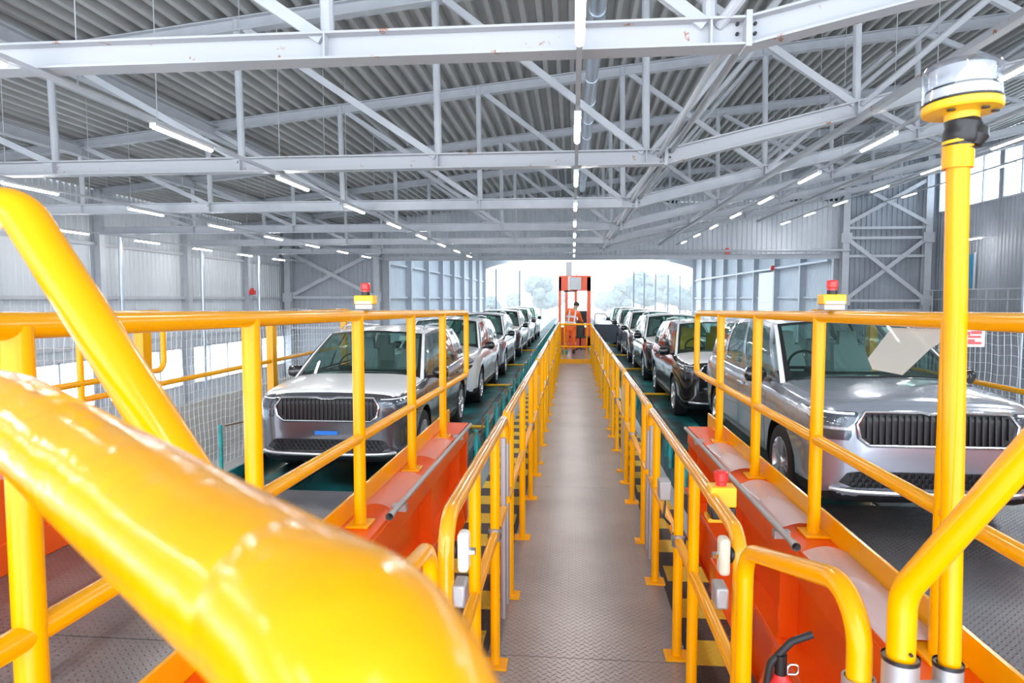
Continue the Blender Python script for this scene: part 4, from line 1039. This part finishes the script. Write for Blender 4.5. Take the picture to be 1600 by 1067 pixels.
m = MB().tube(fillet([(20.6, 26, Z(5.6)), (20.6, 32.6, Z(5.6)), (20.6, 32.6, GROUND+.1)], .3), .1, 12)
tag(m.build('bent_pipe', DUCT), 'grey pipe bending down beside the beacon pole, far right', 'pipe')
m = MB().tube([(NR-.4, YF+1, Z(2.45)), (NR-.4, YE-3, Z(2.45))], .10, 8); tag(m.build('wall_pipe', DUCT), 'long pale pipe high on the right wall of the far bay', 'pipe')
# white shutter in the far bay
y = YF+12.8; m = MB().box(NR-.35, NR-.25, y, y+4.2, GROUND, Z(2.2))
for k in range(12): m.box(NR-.38, NR-.35, y, y+4.2, GROUND+.6*k, GROUND+.6*k+.5)
struct(m.build('door_1', WPL))
# warning sign on the net
sx, sz = at(1523, 528, 5.5).x, at(1523, 528, 5.5).z
t = thing('warning_sign', 'small white sign with red pictogram on the net at the right', 'sign', (sx, 5.5, sz-.06))
MB().box(sx-.075, sx+.075, 5.5, 5.505, sz-.07, sz+.07).build('board', WPL, t)
m = MB(); rd = [(-.05, -.05, -.0, -.01), (.0, -.05, .05, -.03), (-.05, .0, .045, .018), (-.03, .03, .05, .055), (-.055, .02, -.035, .05)]
for a, b, c2, d in rd: m.box(sx+a, sx+c2, 5.497, 5.4995, sz+b, sz+d)
m.build('red_pictogram', REDP, t)
for (x, y, z, lb) in ((XL+.52, 37.5, Z(.25), 'red alarm box on a left wall column'), (9.5, YF-.45, Z(2.77), 'red alarm box on the girder over the hall mouth, right half'), (NR-.55, YF+12.4, Z(2.3), 'red alarm box above the white shutter in the far bay')):
    m = MB().box(x-.16, x+.16, y-.12, y+.12, z, z+.25); m.lathe([(.1, 0), (.1, .12), (0, .14)], (x, y, z+.25), (0, 0, 1), 12)
    tag(m.build('alarm_box', REDP, bevel=.02), lb, 'alarm box')

# ------------------------------------------------------------------ outside
m = MB().box(-400, 400, YE, 900, GROUND-.3, GROUND-.05); m2 = m.build('floor', OUTG); struct(m2)
def tree(x, y, h, r, label, seed):
    random.seed(seed); t = thing('tree', label, 'tree', (x, y, GROUND), 'trees beyond the hall mouth')
    MB().tube([(x, y, GROUND-.1), (x+.2, y, GROUND+h*.6)], r*.06, 8, radii=[r*.08, r*.04]).build('trunk', BARK, t)
    bm = bmesh.new()
    for k in range(11):
        a = random.uniform(0, 6.28); rr = r*random.uniform(0, .75); rad = r*random.uniform(.34, .55); zz = h-r*.9+random.uniform(-.5, .6)*r
        g = bmesh.ops.create_icosphere(bm, subdivisions=3, radius=rad)
        for v in g['verts']:
            n_ = noise.noise(v.co*1.3/rad*1.6+Vector((k*3, seed, 0))); v.co *= 1+.35*n_; v.co += Vector((rr*math.cos(a), rr*math.sin(a), zz))
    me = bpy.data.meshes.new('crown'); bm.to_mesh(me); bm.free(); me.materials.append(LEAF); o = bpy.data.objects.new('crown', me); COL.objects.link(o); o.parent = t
for k, (px, Y, h, r) in enumerate(((772, 230, 7, 4), (800, 300, 9, 4), (845, 250, 14, 6.5), (868, 340, 12, 6), (945, 330, 11, 6), (968, 260, 12, 6), (1000, 240, 15.5, 6.5), (1036, 290, 17, 7.5), (1066, 235, 13, 6), (1095, 310, 12, 6))):
    tree((px-895)*Y/1040, Y, h, r, '', k+3)
trees = sorted([o for o in COL.objects if o.name.startswith('tree') and o.get('category') == 'tree'], key=lambda o: o.location.x/o.location.y)
for k, o in enumerate(trees): o['label'] = 'pale hazy leafy tree seen through the hall mouth, %s from the left' % ORD[k]
for k, px in enumerate((775, 812, 988, 1004, 1021, 1040, 1058)):
    Y = 115+6*k; x = (px-895)*Y/1040; t = thing('overhead_mast', 'thin blue grey mast outside the hall mouth, %s from the left' % ORD[k], 'mast', (x, Y, GROUND), 'masts outside')
    MB().ibeam((x, Y, GROUND), (x, Y, Z(5.2)), .28, .25, up=(1, 0, 0)).build('mast', MAST, t)
    MB().bar((x, Y, Z(4.6)), (x-2.2, Y, Z(4.9)), .08, .08).build('arm', MAST, t)

hz = bpy.data.materials.new('outdoor_haze'); hz.use_nodes = True; nt = hz.node_tree; nt.nodes.remove(nt.nodes['Principled BSDF'])
vs = nt.nodes.new('ShaderNodeVolumeScatter'); vs.inputs['Density'].default_value = .0020; vs.inputs['Color'].default_value = (.93, .97, 1, 1)
nt.links.new(vs.outputs[0], nt.nodes['Material Output'].inputs['Volume'])
o = MB().box(-120, 120, YE+4, 420, GROUND-.02, 60).build('haze', hz, smooth=0); o['kind'] = 'stuff'; tag(o, 'pale bright haze outdoors beyond the hall mouth', 'haze')
